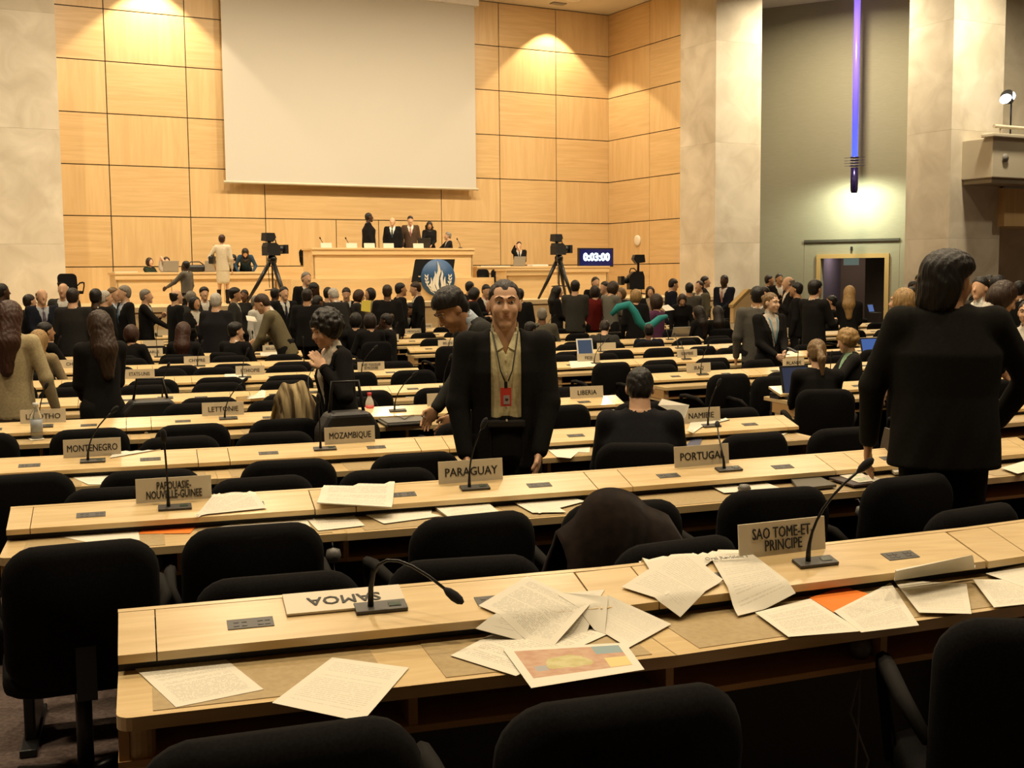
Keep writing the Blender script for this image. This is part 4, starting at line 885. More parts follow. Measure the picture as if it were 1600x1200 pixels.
# ------------------------------------------------------------------ laptops
LSCR = mat('laptop_screen', (0.02, 0.03, 0.05), 0.25, emit=0.30, ecol=(0.12, 0.17, 0.27)); LSCB = mat('laptop_screen_blue', (0.02, 0.04, 0.12), 0.25, emit=0.55, ecol=(0.08, 0.17, 0.5))
LSCD = mat('laptop_screen_dim', (0.02, 0.025, 0.05), 0.25, emit=0.22, ecol=(0.08, 0.10, 0.19))
def laptop(px, py, k, rz, shell, scr_, label, w=0.32, h=0.22, tilt=18, onto='L'):
    p = at_z(px, py, FLR[k]+(ZT if onto == 'L' else 0.82)+0.004); e = empty('laptop', p, rz); tag(e, label, 'laptop')
    build('keyboard_deck', MB().box((-w/2, -0.21, 0), (w/2, 0, 0.016), bev=0.004), shell, e)
    lid = build('lid', MB().box((-w/2, -0.006, 0), (w/2, 0.006, h), bev=0.004), shell, e, loc=(0, 0, 0.016), rot=(math.radians(-tilt), 0, 0))
    build('screen', MB().box((-w/2+0.018, -0.009, 0.02), (w/2-0.018, -0.005, h-0.018)), scr_, lid)
    build('keys', MB().box((-w/2+0.03, -0.12, 0.015), (w/2-0.03, -0.02, 0.018)), BLACK, e)
laptop(915, 557, 6, slope(4.7), WHITE, LSCR, 'white laptop with a grey blue screen behind the FIDJI nameplate', 0.22, 0.20, 12, 'C')
laptop(1246, 622, 4, slope(6.3)-0.12, BLACK, LSCD, 'dark laptop in front of the ponytailed woman', 0.28, 0.26, 14)
laptop(1061, 535, 7, math.pi+0.15, SILVER, LSCR, 'grey laptop seen from behind its open lid', 0.32, 0.24, 20)
laptop(1362, 556, 6, slope(8)-0.1, BLACK, LSCB, 'laptop with a blue screen left of the large man in black', 0.30, 0.22, 16)
laptop(82, 562, 7, slope(0)+0.1, SILVER, mat('laptop_screen_pale', (0.05, 0.06, 0.08), 0.25, emit=0.3, ecol=(0.25, 0.3, 0.42)), 'laptop with a pale blue screen beside the seated blond person in tan', 0.30, 0.22, 14)
laptop(1362, 489, 10, slope(9)+0.3, BLACK, LSCB, 'small far laptop with a blue screen near the doorway', 0.30, 0.22, 16)
# ------------------------------------------------------------------ earpieces hanging under the desks
EAR = mat('earpiece_grey', (0.13, 0.125, 0.115), 0.4)
def earpiece(px, py, k, label, on_top=False, cords=2, drop=0.32):
    Yf = None
    p = np.array(at_z(px, py, FLR[k]+(ZT+0.02 if on_top else 0.665)))
    e = empty('earpiece', p); tag(e, label, 'earpiece', None)
    if on_top:
        build('ear_pad', MB().lathe([(0.0, -0.018), (0.022, -0.016), (0.03, 0), (0.02, 0.016), (0, 0.018)], 14), EAR, e); 
        build('cord', MB().tube([(0.02, 0, -0.016), (0.05, -0.06, -0.016), (0.06, -0.12, -0.016)], 0.003, 6), EAR, e)
        return
    build('ear_pad', MB().lathe([(0.0, -0.03), (0.018, -0.025), (0.03, 0.0), (0.024, 0.022), (0, 0.03)], 14), EAR, e)
    build('hook', MB().tube([(0, 0.0, 0.02), (0, 0.03, 0.05), (0, 0.05, 0.045)], 0.004, 6), BLACKM, e)
    m = MB()
    for c_ in range(cords):
        o_ = 0.012*c_; m.tube([(0.0+o_, 0, -0.02), (0.006-o_*2, 0.01, -drop*0.4), (-0.006+o_*3, 0.0, -drop*0.7), (0.0+o_, 0.02, -drop)], 0.0032, 6)
    build('cord', m, EAR, e)
earpiece(243, 880, 2, 'grey earpiece with cord hanging under the PAPOUASIE desk between two chairs')
earpiece(521, 868, 2, 'grey earpiece with cord hanging under the desk left of PARAGUAY', cords=1, drop=0.36)
earpiece(1344, 1012, 1, 'grey earpiece with cord hanging under the right part of the nearest desk', drop=0.42)
earpiece(1163, 763, 2, 'grey earpiece lying on the white sheet below PORTUGAL', True)
earpiece(1347, 800, 2, 'grey cords with earpiece hanging under the desk left of the large man', drop=0.34)
# ------------------------------------------------------------------ tv cameras on tripods
def tv_camera(px, ytop, ybase, d, base_z, yaw, label, size=1.0, hide_legs=False):
    s, zt_ = at_wall(px, ytop, d); e = empty('tv_camera', wp(s, d, base_z), WY+yaw); tag(e, label, 'camera'); H = (zt_-base_z); hb = H*0.58
    for q in range(3):
        a = math.radians(90+120*q+25); r = 0.52*size
        lg = build('tripod_leg', MB().tube([(0.06*math.cos(a), 0.06*math.sin(a), hb), (r*0.55*math.cos(a), r*0.55*math.sin(a), hb*0.48), (r*math.cos(a), r*math.sin(a), 0.0)], [0.05, 0.045, 0.03], 7), BLACKM, e)
    build('tripod_spreader', MB().tube([(0, 0, hb*0.35), (0.3*size, 0.05, hb*0.33)], 0.015, 5).tube([(0, 0, hb*0.35), (-0.3*size, 0.05, hb*0.33)], 0.015, 5).tube([(0, 0, hb*0.35), (0, 0, hb)], 0.02, 6), BLACKM, e)
    build('pan_head', MB().lathe([(0.04, hb-0.02), (0.10, hb), (0.11, hb+0.10), (0.07, hb+0.16), (0.0, hb+0.16)], 12).tube([(0.05, -0.05, hb+0.1), (0.35, -0.38, hb+0.05)], 0.015, 6), BLACKM, e)
    zb = hb+0.16; bh = H*0.18
    build('camera_body', MB().prism([(-0.20, zb), (0.16, zb), (0.16, zb+bh*0.75), (0.05, zb+bh), (-0.16, zb+bh), (-0.20, zb+bh*0.7)], -0.10, 0.10, 0), BLACK, e)
    build('lens', MB().tube([(0, 0.14, zb+bh*0.5), (0, 0.24, zb+bh*0.5), (0, 0.32, zb+bh*0.5)], [0.06, 0.075, 0.09], 12).box((-0.12, 0.29, zb+bh*0.5-0.10), (0.12, 0.37, zb+bh*0.5+0.10)), BLACK, e)
    vf = zb+bh; build('viewfinder', MB().prism([(-0.22, H-0.17), (-0.02, H-0.20), (0.06, H-0.10), (0.02, H), (-0.2, H)], -0.09, 0.09, 0).tube([(0, -0.08, vf-0.02), (0, -0.08, H-0.15)], 0.03, 6), BLACK, e)
    build('handle', MB().tube([(0, -0.05, vf), (0, 0.02, vf+0.07), (0, 0.10, vf+0.07), (0, 0.13, vf-0.03)], 0.014, 6), BLACKM, e)
    build('cable', MB().tube([(0.1, -0.18, zb+0.05), (0.2, -0.26, zb-0.3), (0.15, -0.2, hb*0.4)], 0.008, 5), BLACK, e)
tv_camera(424, 364, 470, 4.6, STZ, math.radians(-70), 'large grey tv camera on a tripod on the left of the stage', 1.15)
tv_camera(873, 366, 463, d_st-0.55, STZ, math.radians(-75), 'black tv camera on a tripod left of the timer', 1.0)
tv_camera(992, 398, 470, d_st+2.4, 0, math.radians(75), 'black tv camera rising above the crowd below the timer', 1.0)
# ------------------------------------------------------------------ things on the stage
def stage_chair(px, ytop, d, zb, label, w=0.55, h=0.75):
    s, zt_ = at_wall(px, ytop, d); r = copy_tree(chair0); r.location = wp(s, d, zb); r.rotation_euler = (0, 0, WY+math.pi+0.2); sc = max(0.7, (zt_-zb)/0.91); r.scale = (sc, sc, sc)
    r['label'] = label; r['category'] = 'chair'; r['group'] = 'black chairs on the stage'; USED.add(label)
stage_chair(484, 388, 1.6, PODZ, 'black chair standing behind the left end of the podium desk'); stage_chair(762, 419.5, 3.2, STZ, 'black chair before the right stage desk, left of two'); stage_chair(784, 420, 3.3, STZ, 'black chair before the right stage desk, right of two'); stage_chair(110, 426, 3.4, STZ-0.1, 'black chair beside the left stone pier')
def put(px, d, z, fn): return fn(wp(at_wall(px, 400, d)[0], d, z))
SCARD = MB().box((-0.14, -0.01, 0), (0.14, 0.01, 0.12)).mesh('card'); SCARD.materials.append(CARDW)
for j, px in enumerate((516, 556, 584, 614, 661)):
    s = at_wall(px, 384, 2.9)[0]; o = link('name_card', SCARD, None, None, wp(s, 2.62, zmain), (math.radians(-8), 0, WY)); tag(o, 'white name card on the podium desk, %s from left of five' % ORD[j], 'card', 'name cards on the podium desk')
for j, px in enumerate((508, 548, 722)):
    s = at_wall(px, 384, 2.6)[0]; e = empty('podium_microphone', wp(s, 2.5, zmain), WY); tag(e, 'thin microphone on the podium desk, %s from left of three' % ORD[j], 'microphone', 'podium microphones')
    build('base_plate', MB().lathe([(0.0, 0), (0.06, 0), (0.05, 0.03), (0, 0.03)], 10), BLACK, e); build('gooseneck', MB().tube([(0, 0, 0.02), (-0.02, 0, 0.12), (-0.08, 0, 0.22)], 0.008, 5), BLACK, e); build('mic_head', MB().tube([(-0.08, 0, 0.22), (-0.10, 0, 0.26)], 0.017, 6), FOAM, e)
def flat_stage(px, d, z, w, dd, h, m, name, label, cat):
    s = at_wall(px, 400, d)[0]; o = build(name, MB().box((-w/2, -dd/2, 0), (w/2, dd/2, h), bev=min(0.01, h*0.2)), m, loc=wp(s, d, z), rot=(0, 0, WY)); tag(o, label, cat)
flat_stage(195, 2.1, zleft, 0.5, 0.3, 0.02, PLAIN, 'paper_stack', 'papers on the left end of the staff desk', 'paper'); flat_stage(770, 2.1, zright, 0.9, 0.3, 0.02, PLAIN, 'paper_stack', 'papers on the left end of the right stage desk', 'paper'); flat_stage(840, 2.1, zright, 0.5, 0.3, 0.05, WHITE, 'paper_stack', 'thick white papers on the stage desk right of the thinking man', 'paper')
def slaptop(px, d, z, label, m=SILVER):
    s = at_wall(px, 400, d)[0]; e = empty('laptop', wp(s, d, z), WY+math.pi); tag(e, label, 'laptop'); build('keyboard_deck', MB().box((-0.18, -0.26, 0), (0.18, 0, 0.02)), m, e); lid = build('lid', MB().box((-0.18, -0.01, 0), (0.18, 0.01, 0.25), bev=0.006), m, e, loc=(0, 0, 0.02), rot=(math.radians(-14), 0, 0)); build('screen', MB().box((-0.16, -0.013, 0.02), (0.16, -0.008, 0.23)), LSCR, lid)
slaptop(266, 2.3, zleft, 'grey laptop lid in front of the woman in white at the staff desk'); slaptop(331, 2.3, zleft, 'silver laptop on the staff desk left of the woman in cream'); slaptop(811, 2.3, zright, 'silver laptop before the thinking man on the stage'); slaptop(662, 2.35, zmain, 'dark laptop on the podium desk before the curly haired woman', BLACK)
# black bag on the staff desk
s = at_wall(307, 420, 2.2)[0]; bg = empty('shoulder_bag', wp(s, 2.1, zleft), WY); tag(bg, 'black bag lying on the stage staff desk', 'bag')
build('body', MB().box((-0.32, -0.12, 0), (0.32, 0.12, 0.17), bev=0.06), BLACK, bg, True); build('strap', MB().tube([(-0.22, 0, 0.15), (-0.1, 0, 0.24), (0.1, 0, 0.24), (0.22, 0, 0.15)], 0.014, 6), BLACKM, bg)
# white leaning folder by the large man
b0_ = at_z(1383, 706, FLR[2]+CR-0.02); lf = build('leather_folder', MB().box((-0.010, -0.10, 0), (0.010, 0.06, 0.125), bev=0.004), mat('leather_black', (0.02, 0.016, 0.013), 0.35), loc=(b0_[0], b0_[1], b0_[2]-0.01), rot=(0, math.radians(12), slope(3.7)-0.35)); tag(lf, 'black leather folder standing on the console beside the large man', 'folder')
build('page_block', MB().box((-0.004, -0.104, 0.006), (0.004, -0.099, 0.12)), mat('page_tan', (0.30, 0.24, 0.14), 0.6), lf)
# ================================================================== PEOPLE: bodies grown from blended volumes
def axis(lo, hi, h, fine=None, hf=None):
    """grid coordinates with a finer stretch"""
    if not fine or hf >= h: return np.arange(lo, hi+h, h, dtype=np.float32)
    out = [lo]
    while out[-1] < hi:
        x = out[-1]; out.append(x+(hf if fine[0]-h < x < fine[1] else h))
    return np.array(out, np.float32)
class Field:
    def __init__(s, lo, hi, h, fine=None, hf=None):
        s.ax = [axis(lo[i], hi[i], h, None if fine is None else (fine[0][i], fine[1][i]), hf) for i in range(3)]
        s.p = np.full([len(a) for a in s.ax], 9.0, np.float32); s.h = h
    def blk(s, lo, hi):
        sl = []
        for a, l, u in zip(s.ax, lo, hi):
            i0 = max(0, int(np.searchsorted(a, l))-1); i1 = min(len(a), int(np.searchsorted(a, u))+1)
            if i1 <= i0: return None
            sl.append(slice(i0, i1))
        X = s.ax[0][sl[0]][:, None, None]; Y = s.ax[1][sl[1]][None, :, None]; Z = s.ax[2][sl[2]][None, None, :]
        return tuple(sl), X, Y, Z
    def put(s, sl, d, k, sub=False):
        a = s.p[sl]
        if sub: 
            d = -d; h = np.clip(0.5-0.5*(a-d)/k, 0, 1) if k else None
            s.p[sl] = np.maximum(a, d) if not k else (a*(1-h)+d*h+k*h*(1-h)); return
        if not k: s.p[sl] = np.minimum(a, d); return
        h = np.clip(0.5+0.5*(a-d)/k, 0, 1); s.p[sl] = a*(1-h)+d*h-k*h*(1-h)
    def cone(s, a, b, ra, rb, k=0.03, sub=False):
        a = np.asarray(a, float); b = np.asarray(b, float); m = max(ra, rb)+k+2.5*s.h
        r = s.blk(np.minimum(a, b)-m, np.maximum(a, b)+m)
        if r is None: return
        sl, X, Y, Z = r; v = b-a; L2 = max(v@v, 1e-9)
        t = np.clip(((X-a[0])*v[0]+(Y-a[1])*v[1]+(Z-a[2])*v[2])/L2, 0, 1)
        d = np.sqrt((X-a[0]-t*v[0])**2+(Y-a[1]-t*v[1])**2+(Z-a[2]-t*v[2])**2)-(ra+(rb-ra)*t)
        s.put(sl, d.astype(np.float32), k, sub)
    def ell(s, c, r, R=None, k=0.03, sub=False):
        c = np.asarray(c, float); r_ = np.asarray(r, float); m = max(r)+k+2.5*s.h
        q = s.blk(c-m, c+m)
        if q is None: return
        sl, X, Y, Z = q; X = X-c[0]; Y = Y-c[1]; Z = Z-c[2]
        if R is not None: X, Y, Z = R[0, 0]*X+R[1, 0]*Y+R[2, 0]*Z, R[0, 1]*X+R[1, 1]*Y+R[2, 1]*Z, R[0, 2]*X+R[1, 2]*Y+R[2, 2]*Z
        n = np.sqrt((X/r_[0])**2+(Y/r_[1])**2+(Z/r_[2])**2); n2 = np.sqrt((X/r_[0]**2)**2+(Y/r_[1]**2)**2+(Z/r_[2]**2)**2)
        d = np.where(n2 > 1e-6, n*(n-1)/np.maximum(n2, 1e-6), -min(r)); s.put(sl, d.astype(np.float32), k, sub)
    def prof(s, T, prof, k=0.03, sub=False, fold=None):
        """elliptic trunk along the torso frame: rows (z, rx, ry, yoff)"""
        o, R = T; P = np.array(prof, float); m = max(P[:, 1].max(), P[:, 2].max()+np.abs(P[:, 3]).max())+k+2.5*s.h
        e = [o+R@np.array([0, 0, z-ZPEL]) for z in (P[0, 0], P[-1, 0])]
        q = s.blk(np.minimum(*e)-m, np.maximum(*e)+m)
        if q is None: return
        sl, X, Y, Z = q; X = X-o[0]; Y = Y-o[1]; Z = Z-o[2]
        x, y, z = R[0, 0]*X+R[1, 0]*Y+R[2, 0]*Z, R[0, 1]*X+R[1, 1]*Y+R[2, 1]*Z, R[0, 2]*X+R[1, 2]*Y+R[2, 2]*Z+ZPEL
        zz = np.clip(z, P[0, 0], P[-1, 0]); rx = np.interp(zz, P[:, 0], P[:, 1]); ry = np.interp(zz, P[:, 0], P[:, 2]); yo = np.interp(zz, P[:, 0], P[:, 3])
        if fold is not None: w_ = 1+fold*np.sin(9*np.arctan2(x, y)+20*z)*np.clip((1.2-z)*3, 0, 1); rx = rx*w_; ry = ry*w_
        u = np.sqrt((x/rx)**2+((y-yo)/ry)**2); d = (u-1)*np.minimum(rx, ry)*1.05
        d = np.maximum(d, np.maximum(P[0, 0]-z, z-P[-1, 0])); s.put(sl, d.astype(np.float32), k, sub)
    def inter(s, fn):                     # keep only where fn(X, Y, Z) < 0
        X = s.ax[0][:, None, None]; Y = s.ax[1][None, :, None]; Z = s.ax[2][None, None, :]
        s.p = np.maximum(s.p, fn(X, Y, Z)).astype(np.float32)
    def mesh(s, name):
        p = s.p; ins = p < 0
        c = ins[:-1, :-1, :-1].astype(np.int8)
        tot = np.zeros_like(c); offs = [(i, j, l) for i in (0, 1) for j in (0, 1) for l in (0, 1)]; n = p.shape
        for i, j, l in offs: tot += ins[i:n[0]-1+i, j:n[1]-1+j, l:n[2]-1+l]
        act = (tot > 0) & (tot < 8); idx = np.argwhere(act)
        if len(idx) == 0: return None
        vid = np.full(act.shape, -1, np.int32); vid[act] = np.arange(len(idx))
        acc = np.zeros((len(idx), 3)); cnt = np.zeros(len(idx))
        val = {o: p[idx[:, 0]+o[0], idx[:, 1]+o[1], idx[:, 2]+o[2]].astype(float) for o in offs}
        for o in offs:
            for a in range(3):
                if o[a]: continue
                q = list(o); q[a] = 1; va, vb = val[o], val[tuple(q)]; m = (va < 0) != (vb < 0)
                t = np.where(m, va/np.where(m, va-vb, 1), 0); b = np.tile(np.array(o, float), (len(idx), 1)); b[:, a] = t
                acc += b*m[:, None]; cnt += m
        acc /= cnt[:, None]; co = np.empty_like(acc)
        for a in range(3):
            A = s.ax[a]; i = idx[:, a]; co[:, a] = A[i]+(A[i+1]-A[i])*acc[:, a]
        quads = []
        for a in range(3):
            b_, c_ = (a+1) % 3, (a+2) % 3
            lo = [slice(None)]*3; hi = [slice(None)]*3; lo[a] = slice(0, -1); hi[a] = slice(1, None)
            e = np.argwhere(ins[tuple(lo)] != ins[tuple(hi)]); e = e[(e[:, b_] > 0) & (e[:, c_] > 0) & (e[:, b_] < n[b_]-1) & (e[:, c_] < n[c_]-1)]
            if not len(e): continue
            fl = ins[tuple(lo)][tuple(e.T)]
            def V(db, dc):
                q = e.copy(); q[:, b_] += db; q[:, c_] += dc; return vid[tuple(q.T)]
            qd = np.stack([V(-1, -1), V(0, -1), V(0, 0), V(-1, 0)], 1); qd[~fl] = qd[~fl][:, ::-1]; quads.append(qd)
        Q = np.concatenate(quads); Q = Q[(Q >= 0).all(1)]
        return co, Q
def to_mesh(name, co, Q, smooth=True):
    me = bpy.data.meshes.new(name); me.vertices.add(len(co)); me.vertices.foreach_set('co', co.astype(np.float32).ravel())
    me.loops.add(Q.size); me.loops.foreach_set('vertex_index', Q.astype(np.int32).ravel()); me.polygons.add(len(Q)); me.polygons.foreach_set('loop_start', np.arange(0, Q.size, 4, dtype=np.int32))
    if smooth: me.polygons.foreach_set('use_smooth', np.ones(len(Q), bool))
    me.update(calc_edges=True); return me
ZPEL = 0.94
def rx_(a): c, s = math.cos(a), math.sin(a); return np.array([[1, 0, 0], [0, c, -s], [0, s, c]])
def ry_(a): c, s = math.cos(a), math.sin(a); return np.array([[c, 0, s], [0, 1, 0], [-s, 0, c]])
def rz_m(a): c, s = math.cos(a), math.sin(a); return np.array([[c, -s, 0], [s, c, 0], [0, 0, 1]])
SKIN = dict(light=(0.60, 0.36, 0.22), fair=(0.66, 0.44, 0.30), tan=(0.44, 0.24, 0.125), brown=(0.16, 0.075, 0.035), dark=(0.055, 0.026, 0.014))
HAIRC = dict(black=(0.008, 0.006, 0.005), dark=(0.018, 0.010, 0.006), brown=(0.036, 0.017, 0.008), auburn=(0.050, 0.017, 0.008), blond=(0.36, 0.22, 0.08), grey=(0.24, 0.21, 0.17), white=(0.55, 0.51, 0.44), ash=(0.20, 0.12, 0.05))
def skin_m(t): return mat('skin_'+t, SKIN[t], 0.5, spec=0.35)
def hair_m(t):
    k = 'hair_'+t
    return MATS.get(k) or noise_mat(k, tuple(0.6*c for c in HAIRC[t]), HAIRC[t], (22, 22, 2.2), 4, 3, 0.5, 0.4, bump=0.6)
def cloth_m(col, nm=None):
    k = nm or 'cloth_%d_%d_%d' % tuple(int(c*1000) for c in col)
    return MATS.get(k) or noise_mat(k, tuple(0.88*c for c in col), tuple(min(1, 1.1*c) for c in col), (1, 1, 1), 70, 3, 0.92, 0.12)
def ik(sh, hand, pole, l1, l2):
    sh, hand = np.array(sh, float), np.array(hand, float); v = hand-sh; D = np.linalg.norm(v)
    if D > (l1+l2)*0.985: hand = sh+v/D*(l1+l2)*0.985; v = hand-sh; D = np.linalg.norm(v)
    u = v/D; a = (l1*l1-l2*l2+D*D)/(2*D); h = math.sqrt(max(l1*l1-a*a, 0)); p = np.array(pole, float); p = p-u*(p@u); p /= (np.linalg.norm(p) or 1)
    return sh+u*a+p*h, hand
POSES = {   # hand targets, in the person's frame for a 1.75 m standing figure: (x, y, z); mirrored for the left
    'down': (0.245, 0.05, 0.83), 'front': (0.05, 0.25, 0.98), 'hold': (0.09, 0.31, 1.16), 'face': (0.035, 0.17, 1.50), 'desk': (0.20, 0.45, 0.84), 'pocket': (0.225, 0.07, 0.93), 'chest': (0.02, 0.24, 1.24), 'cross': (-0.08, 0.22, 1.17), 'lap': (0.12, 0.36, 0.80), 'write': (0.12, 0.42, 0.96), 'reach': (0.15, 0.55, 1.0), 'back': (0.06, -0.2, 0.95), 'handle': (0.22, 0.40, 1.12)}
NPEOPLE = [0]; BODIES = []; STAND = []; SIT = []
def person(px, py, Y, face, label, top=('suit', (0.012, 0.011, 0.011)), skin='light', hair=('short', 'dark'), sex='m', seat=False, lean=0.0, headp=0.0, heady=0.0, arms=('down', 'down'), bottom=None, base=None, h=None, g=1.0, shirt=(0.62, 0.58, 0.50), tie=None, s=None, lod=None, extra=None, roll=0.0, gfine=False, hscale=1.0, wall=False, hands_fine=False, hf=None, snap=True):
    """head top at photo pixel (px, py), head at depth Y of the rows; face = heading in degrees (0 away from the viewer along the rows' normal, 90 towards image right, 180 towards the viewer)"""
    NPEOPLE[0] += 1
    base0 = base
    tp = at_y(px, py, Y)
    if base is None: base = min(FLR.values()) if Y > 12 else float(np.interp(Y, [2.9, 2.95, 4.9, 4.95, 6.65, 6.7, 8.6, 8.65, 10.3, 10.4, 12.3, 12.4], [FLR[1], FLR[2], FLR[2], FLR[3], FLR[3], FLR[4], FLR[4], FLR[5], FLR[5], FLR[6], FLR[6], 0]))
    pel = np.array([0, 0, 0.565 if seat else ZPEL]); f_ = 1 if sex == 'm' else 0
    Rt = rx_(-lean) @ ry_(roll); T = (pel, Rt)
    tor = lambda x, y, z: pel+Rt@np.array([x, y, z-ZPEL])
    sw = 0.185 if f_ else 0.162
    nb = tor(0, -0.012, 1.455); Rh = rz_m(-heady) @ rx_(-headp) @ (rx_(-lean*0.45))
    hc = tor(0, 0.012, 1.478-(extra or {}).get('hdown', 0))+Rh@np.array([0, 0.014, 0.115*hscale])
    th0 = math.radians(face); Rw0 = np.array([[math.cos(th0), math.sin(th0), 0], [-math.sin(th0), math.cos(th0), 0], [0, 0, 1]]); best = None
    hofs = Rw0@(hc*(s or 1.0))
    for dY in sorted(np.arange(-1.2, 1.25, 0.1), key=abs) if base0 is None and snap else [0.0]:
        q = at_y(px, py, Y+dY); rx0, ry0 = q[0]-hofs[0], q[1]-hofs[1]; cost = abs(dY)*0.8
        if base0 is None and Y > 6.0 and ry0 < 22.5:      # stand in a gap between two rows, sit where the chairs are
            want_y = min((abs(yrow(k_, rx0)-(0.66 if seat else 0.80)-ry0) for k_ in Y0)); inn = any(-4.8+XR0[k_]-.3 < rx0 < XR0[k_]+.25 or XR0[k_]+GAPX-.3 < rx0 < XR0[k_]+GAPX+5.1 or rx0 > XR0[k_]+2*GAPX+4.5 for k_ in Y0 if -0.7 < yrow(k_, rx0)-ry0 < 1.0)
            cost += max(0, want_y-(0.06 if seat else 0.22))*4*(1 if inn or seat else 0)
        for (ox, oy) in BODIES:
            dd = math.hypot(ox-rx0, oy-ry0)
            if dd < 0.5: cost += (0.5-dd)*6
        if best is None or cost < best[0]: best = (cost, dY, rx0, ry0)
    Y = Y+best[1]; tp = at_y(px, py, Y); BODIES.append((best[2], best[3]))
    if base0 is None and best[3] > 5.5:
        kk = min(Y0, key=lambda k_: abs(yrow(k_, best[2])-0.18-best[3])); dd = best[3]-(yrow(kk, best[2])-0.18)
        if abs(dd) < 0.42 and any(b_*(4.8+GAPX)+XR0[kk]-4.8-.15 < best[2] < b_*(4.8+GAPX)+XR0[kk]+.15 for b_ in range(3)): print('INDESK %-60s row %d %.2f' % (label[:60], kk, dd))
        for (ox, oy) in BODIES[:-1]:
            if math.hypot(ox-best[2], oy-best[3]) < .36: print('CLOSE', label[:60], round(math.hypot(ox-best[2], oy-best[3]), 2))
    if base0 is None:
        ks = [k_ for k_ in sorted(Y0) if yrow(k_, best[2])+0.14 > best[3]]; base = FLR[ks[0]] if ks else 0.0
    topz = hc[2]+0.118*hscale+0.012; want = tp[2]-base
    S = s or min(1.13, max(0.86, want/topz)); off = want-topz*S
    if abs(off) > 0.06: print('HEIGHT %-60s want %.2f have %.2f' % (label[:60], want, topz*S))
    vox = h or (0.015 if Y < 10 else 0.0205 if Y < 16 else 0.026); hfv = hf or min(vox, 0.0068 if Y < 10 else 0.0098 if Y < 16 else 0.0135); bvox = vox if vox < .0125 else max(vox*(1.4 if Y < 10 else 1.55), .016); tvox = max(vox*1.5, .022)
    near = vox < 0.012
    # ---- joints
    A = {}
    for sd, pz in ((1, arms[0]), (-1, arms[1])):
        sh = tor(sw*sd, -0.005, 1.405)
        if isinstance(pz, str):
            hx, hy, hz_ = POSES[pz]; hz_ = hz_-(ZPEL-pel[2])
            if seat and pz == 'down': hx, hy, hz_ = 0.16, 0.30, 0.66
            if pz in ('face', 'chest', 'hold') and (lean or seat): t_ = tor(hx*sd, hy, POSES[pz][2]); hd = np.array(t_)
            elif pz == 'down' and not seat: hd = sh+np.array([0.055*sd, 0.07, -0.575])
            else: hd = np.array([hx*sd, hy, hz_])
        else: hd = np.array([pz[0]*sd, pz[1], pz[2]], float)
        pole = np.array([0.55*sd, -0.75, -0.25]) if pz not in ('pocket', 'back') else np.array([0.8*sd, -0.5, 0])
        if (extra or {}).get('pole'): q_ = extra['pole']; pole = np.array([q_[0]*sd, q_[1], q_[2]])
        el, hd = ik(sh, hd, pole, 0.295, 0.265); A[sd] = (sh, el, hd)
    G = {}
    for sd in (1, -1):
        hip = pel+np.array([0.088*sd, 0, -0.02])
        if seat: kn, an = pel+np.array([0.10*sd, 0.43, -0.05]), np.array([0.10*sd, 0.40, 0.085])
        else: kn, an = np.array([0.095*sd, 0.02, 0.50]), np.array([0.105*sd, -0.03, 0.085])
        G[sd] = (hip, kn, an)
    allp = np.array([q for d in (A, G) for v in d.values() for q in v]+[hc])
    lo, hi = allp.min(0)-0.26, allp.max(0)+0.26; lo[2] = -0.02; hi[2] = hc[2]+0.19
    fine = (hc-0.145, hc+0.16)
    hp = lambda x, y, z: hc+Rh@(np.array([x, y, z])*hscale)
    # ---- body: head, neck, trunk, arms, hands, legs, feet as one surface
    B = Field(lo, hi, bvox, fine, hfv)
    B.prof(T, [(0.90, .12, .09, 0), (1.0, .125*g, .085*g, 0), (1.25, .13*g, .085, .0), (1.38, .10, .055, -.005), (1.45, .06, .05, -.010)], 0.04)
    B.cone(tor(-sw+.02, 0, 1.40), tor(sw-.02, 0, 1.40), .05, .05, .04)
    B.cone(nb-np.array([0, 0, .03]), hp(0, -0.022, -0.055), .064 if f_ else .052, .058 if f_ else .047, .02)
    for sd in (1, -1):
        sh, el, hd = A[sd]; B.cone(sh, el, .046, .036, .02); B.cone(el, hd, .036, .026, .02)
        fd = (hd-el)/np.linalg.norm(hd-el); side = np.array([sd*1.0, 0.15, 0]); side -= fd*(side@fd); side /= np.linalg.norm(side); nrm = np.cross(fd, side)
        hw_ = hd+fd*0.045
        Rm = np.stack([nrm, side*0, fd], 1) if False else np.stack([side, nrm, fd], 1)
        # palm lies in the plane of forearm and inward normal
        B.ell(hw_, (0.017, 0.042, 0.052), Rm, .012)
        for q in range(4):
            t_ = (-1.5+q)*0.019; L_ = (0.066, 0.078, 0.074, 0.058)[q]; b0 = hw_+nrm*t_+fd*0.043; b1 = b0+fd*L_*0.55-side*0.006; b2 = b1+fd*L_*0.38-side*0.022
            fr_ = max(.0092, bvox*.52); B.cone(b0, b1, fr_+.0006, fr_, .004 if near else .010); B.cone(b1, b2, fr_, fr_*.85, .004 if near else .010)
        th = -1 if (nrm[1] < 0) else 1
        b0 = hw_+nrm*th*0.030-fd*0.02; b1 = b0+nrm*th*0.022+fd*0.035; b2 = b1+fd*0.032-side*0.012; B.cone(b0, b1, .0125, .011, .006); B.cone(b1, b2, .011, .009, .004)
        hip, kn, an = G[sd]; B.cone(hip, kn, .072, .048, .03); B.cone(kn, an, .046, .034, .02); B.cone(an-np.array([0, .03, .035]), an+np.array([0.01*sd, .15, -.05]), .038, .030, .015)
    hr = lambda r: tuple(np.array(r)*hscale)
    B.ell(hp(0, -0.014, 0.028), hr((0.0725, 0.092, 0.085)), Rh, .02)
    B.ell(hp(0, 0.022, -0.022), hr((0.0625, 0.066, 0.080)), Rh, .02)
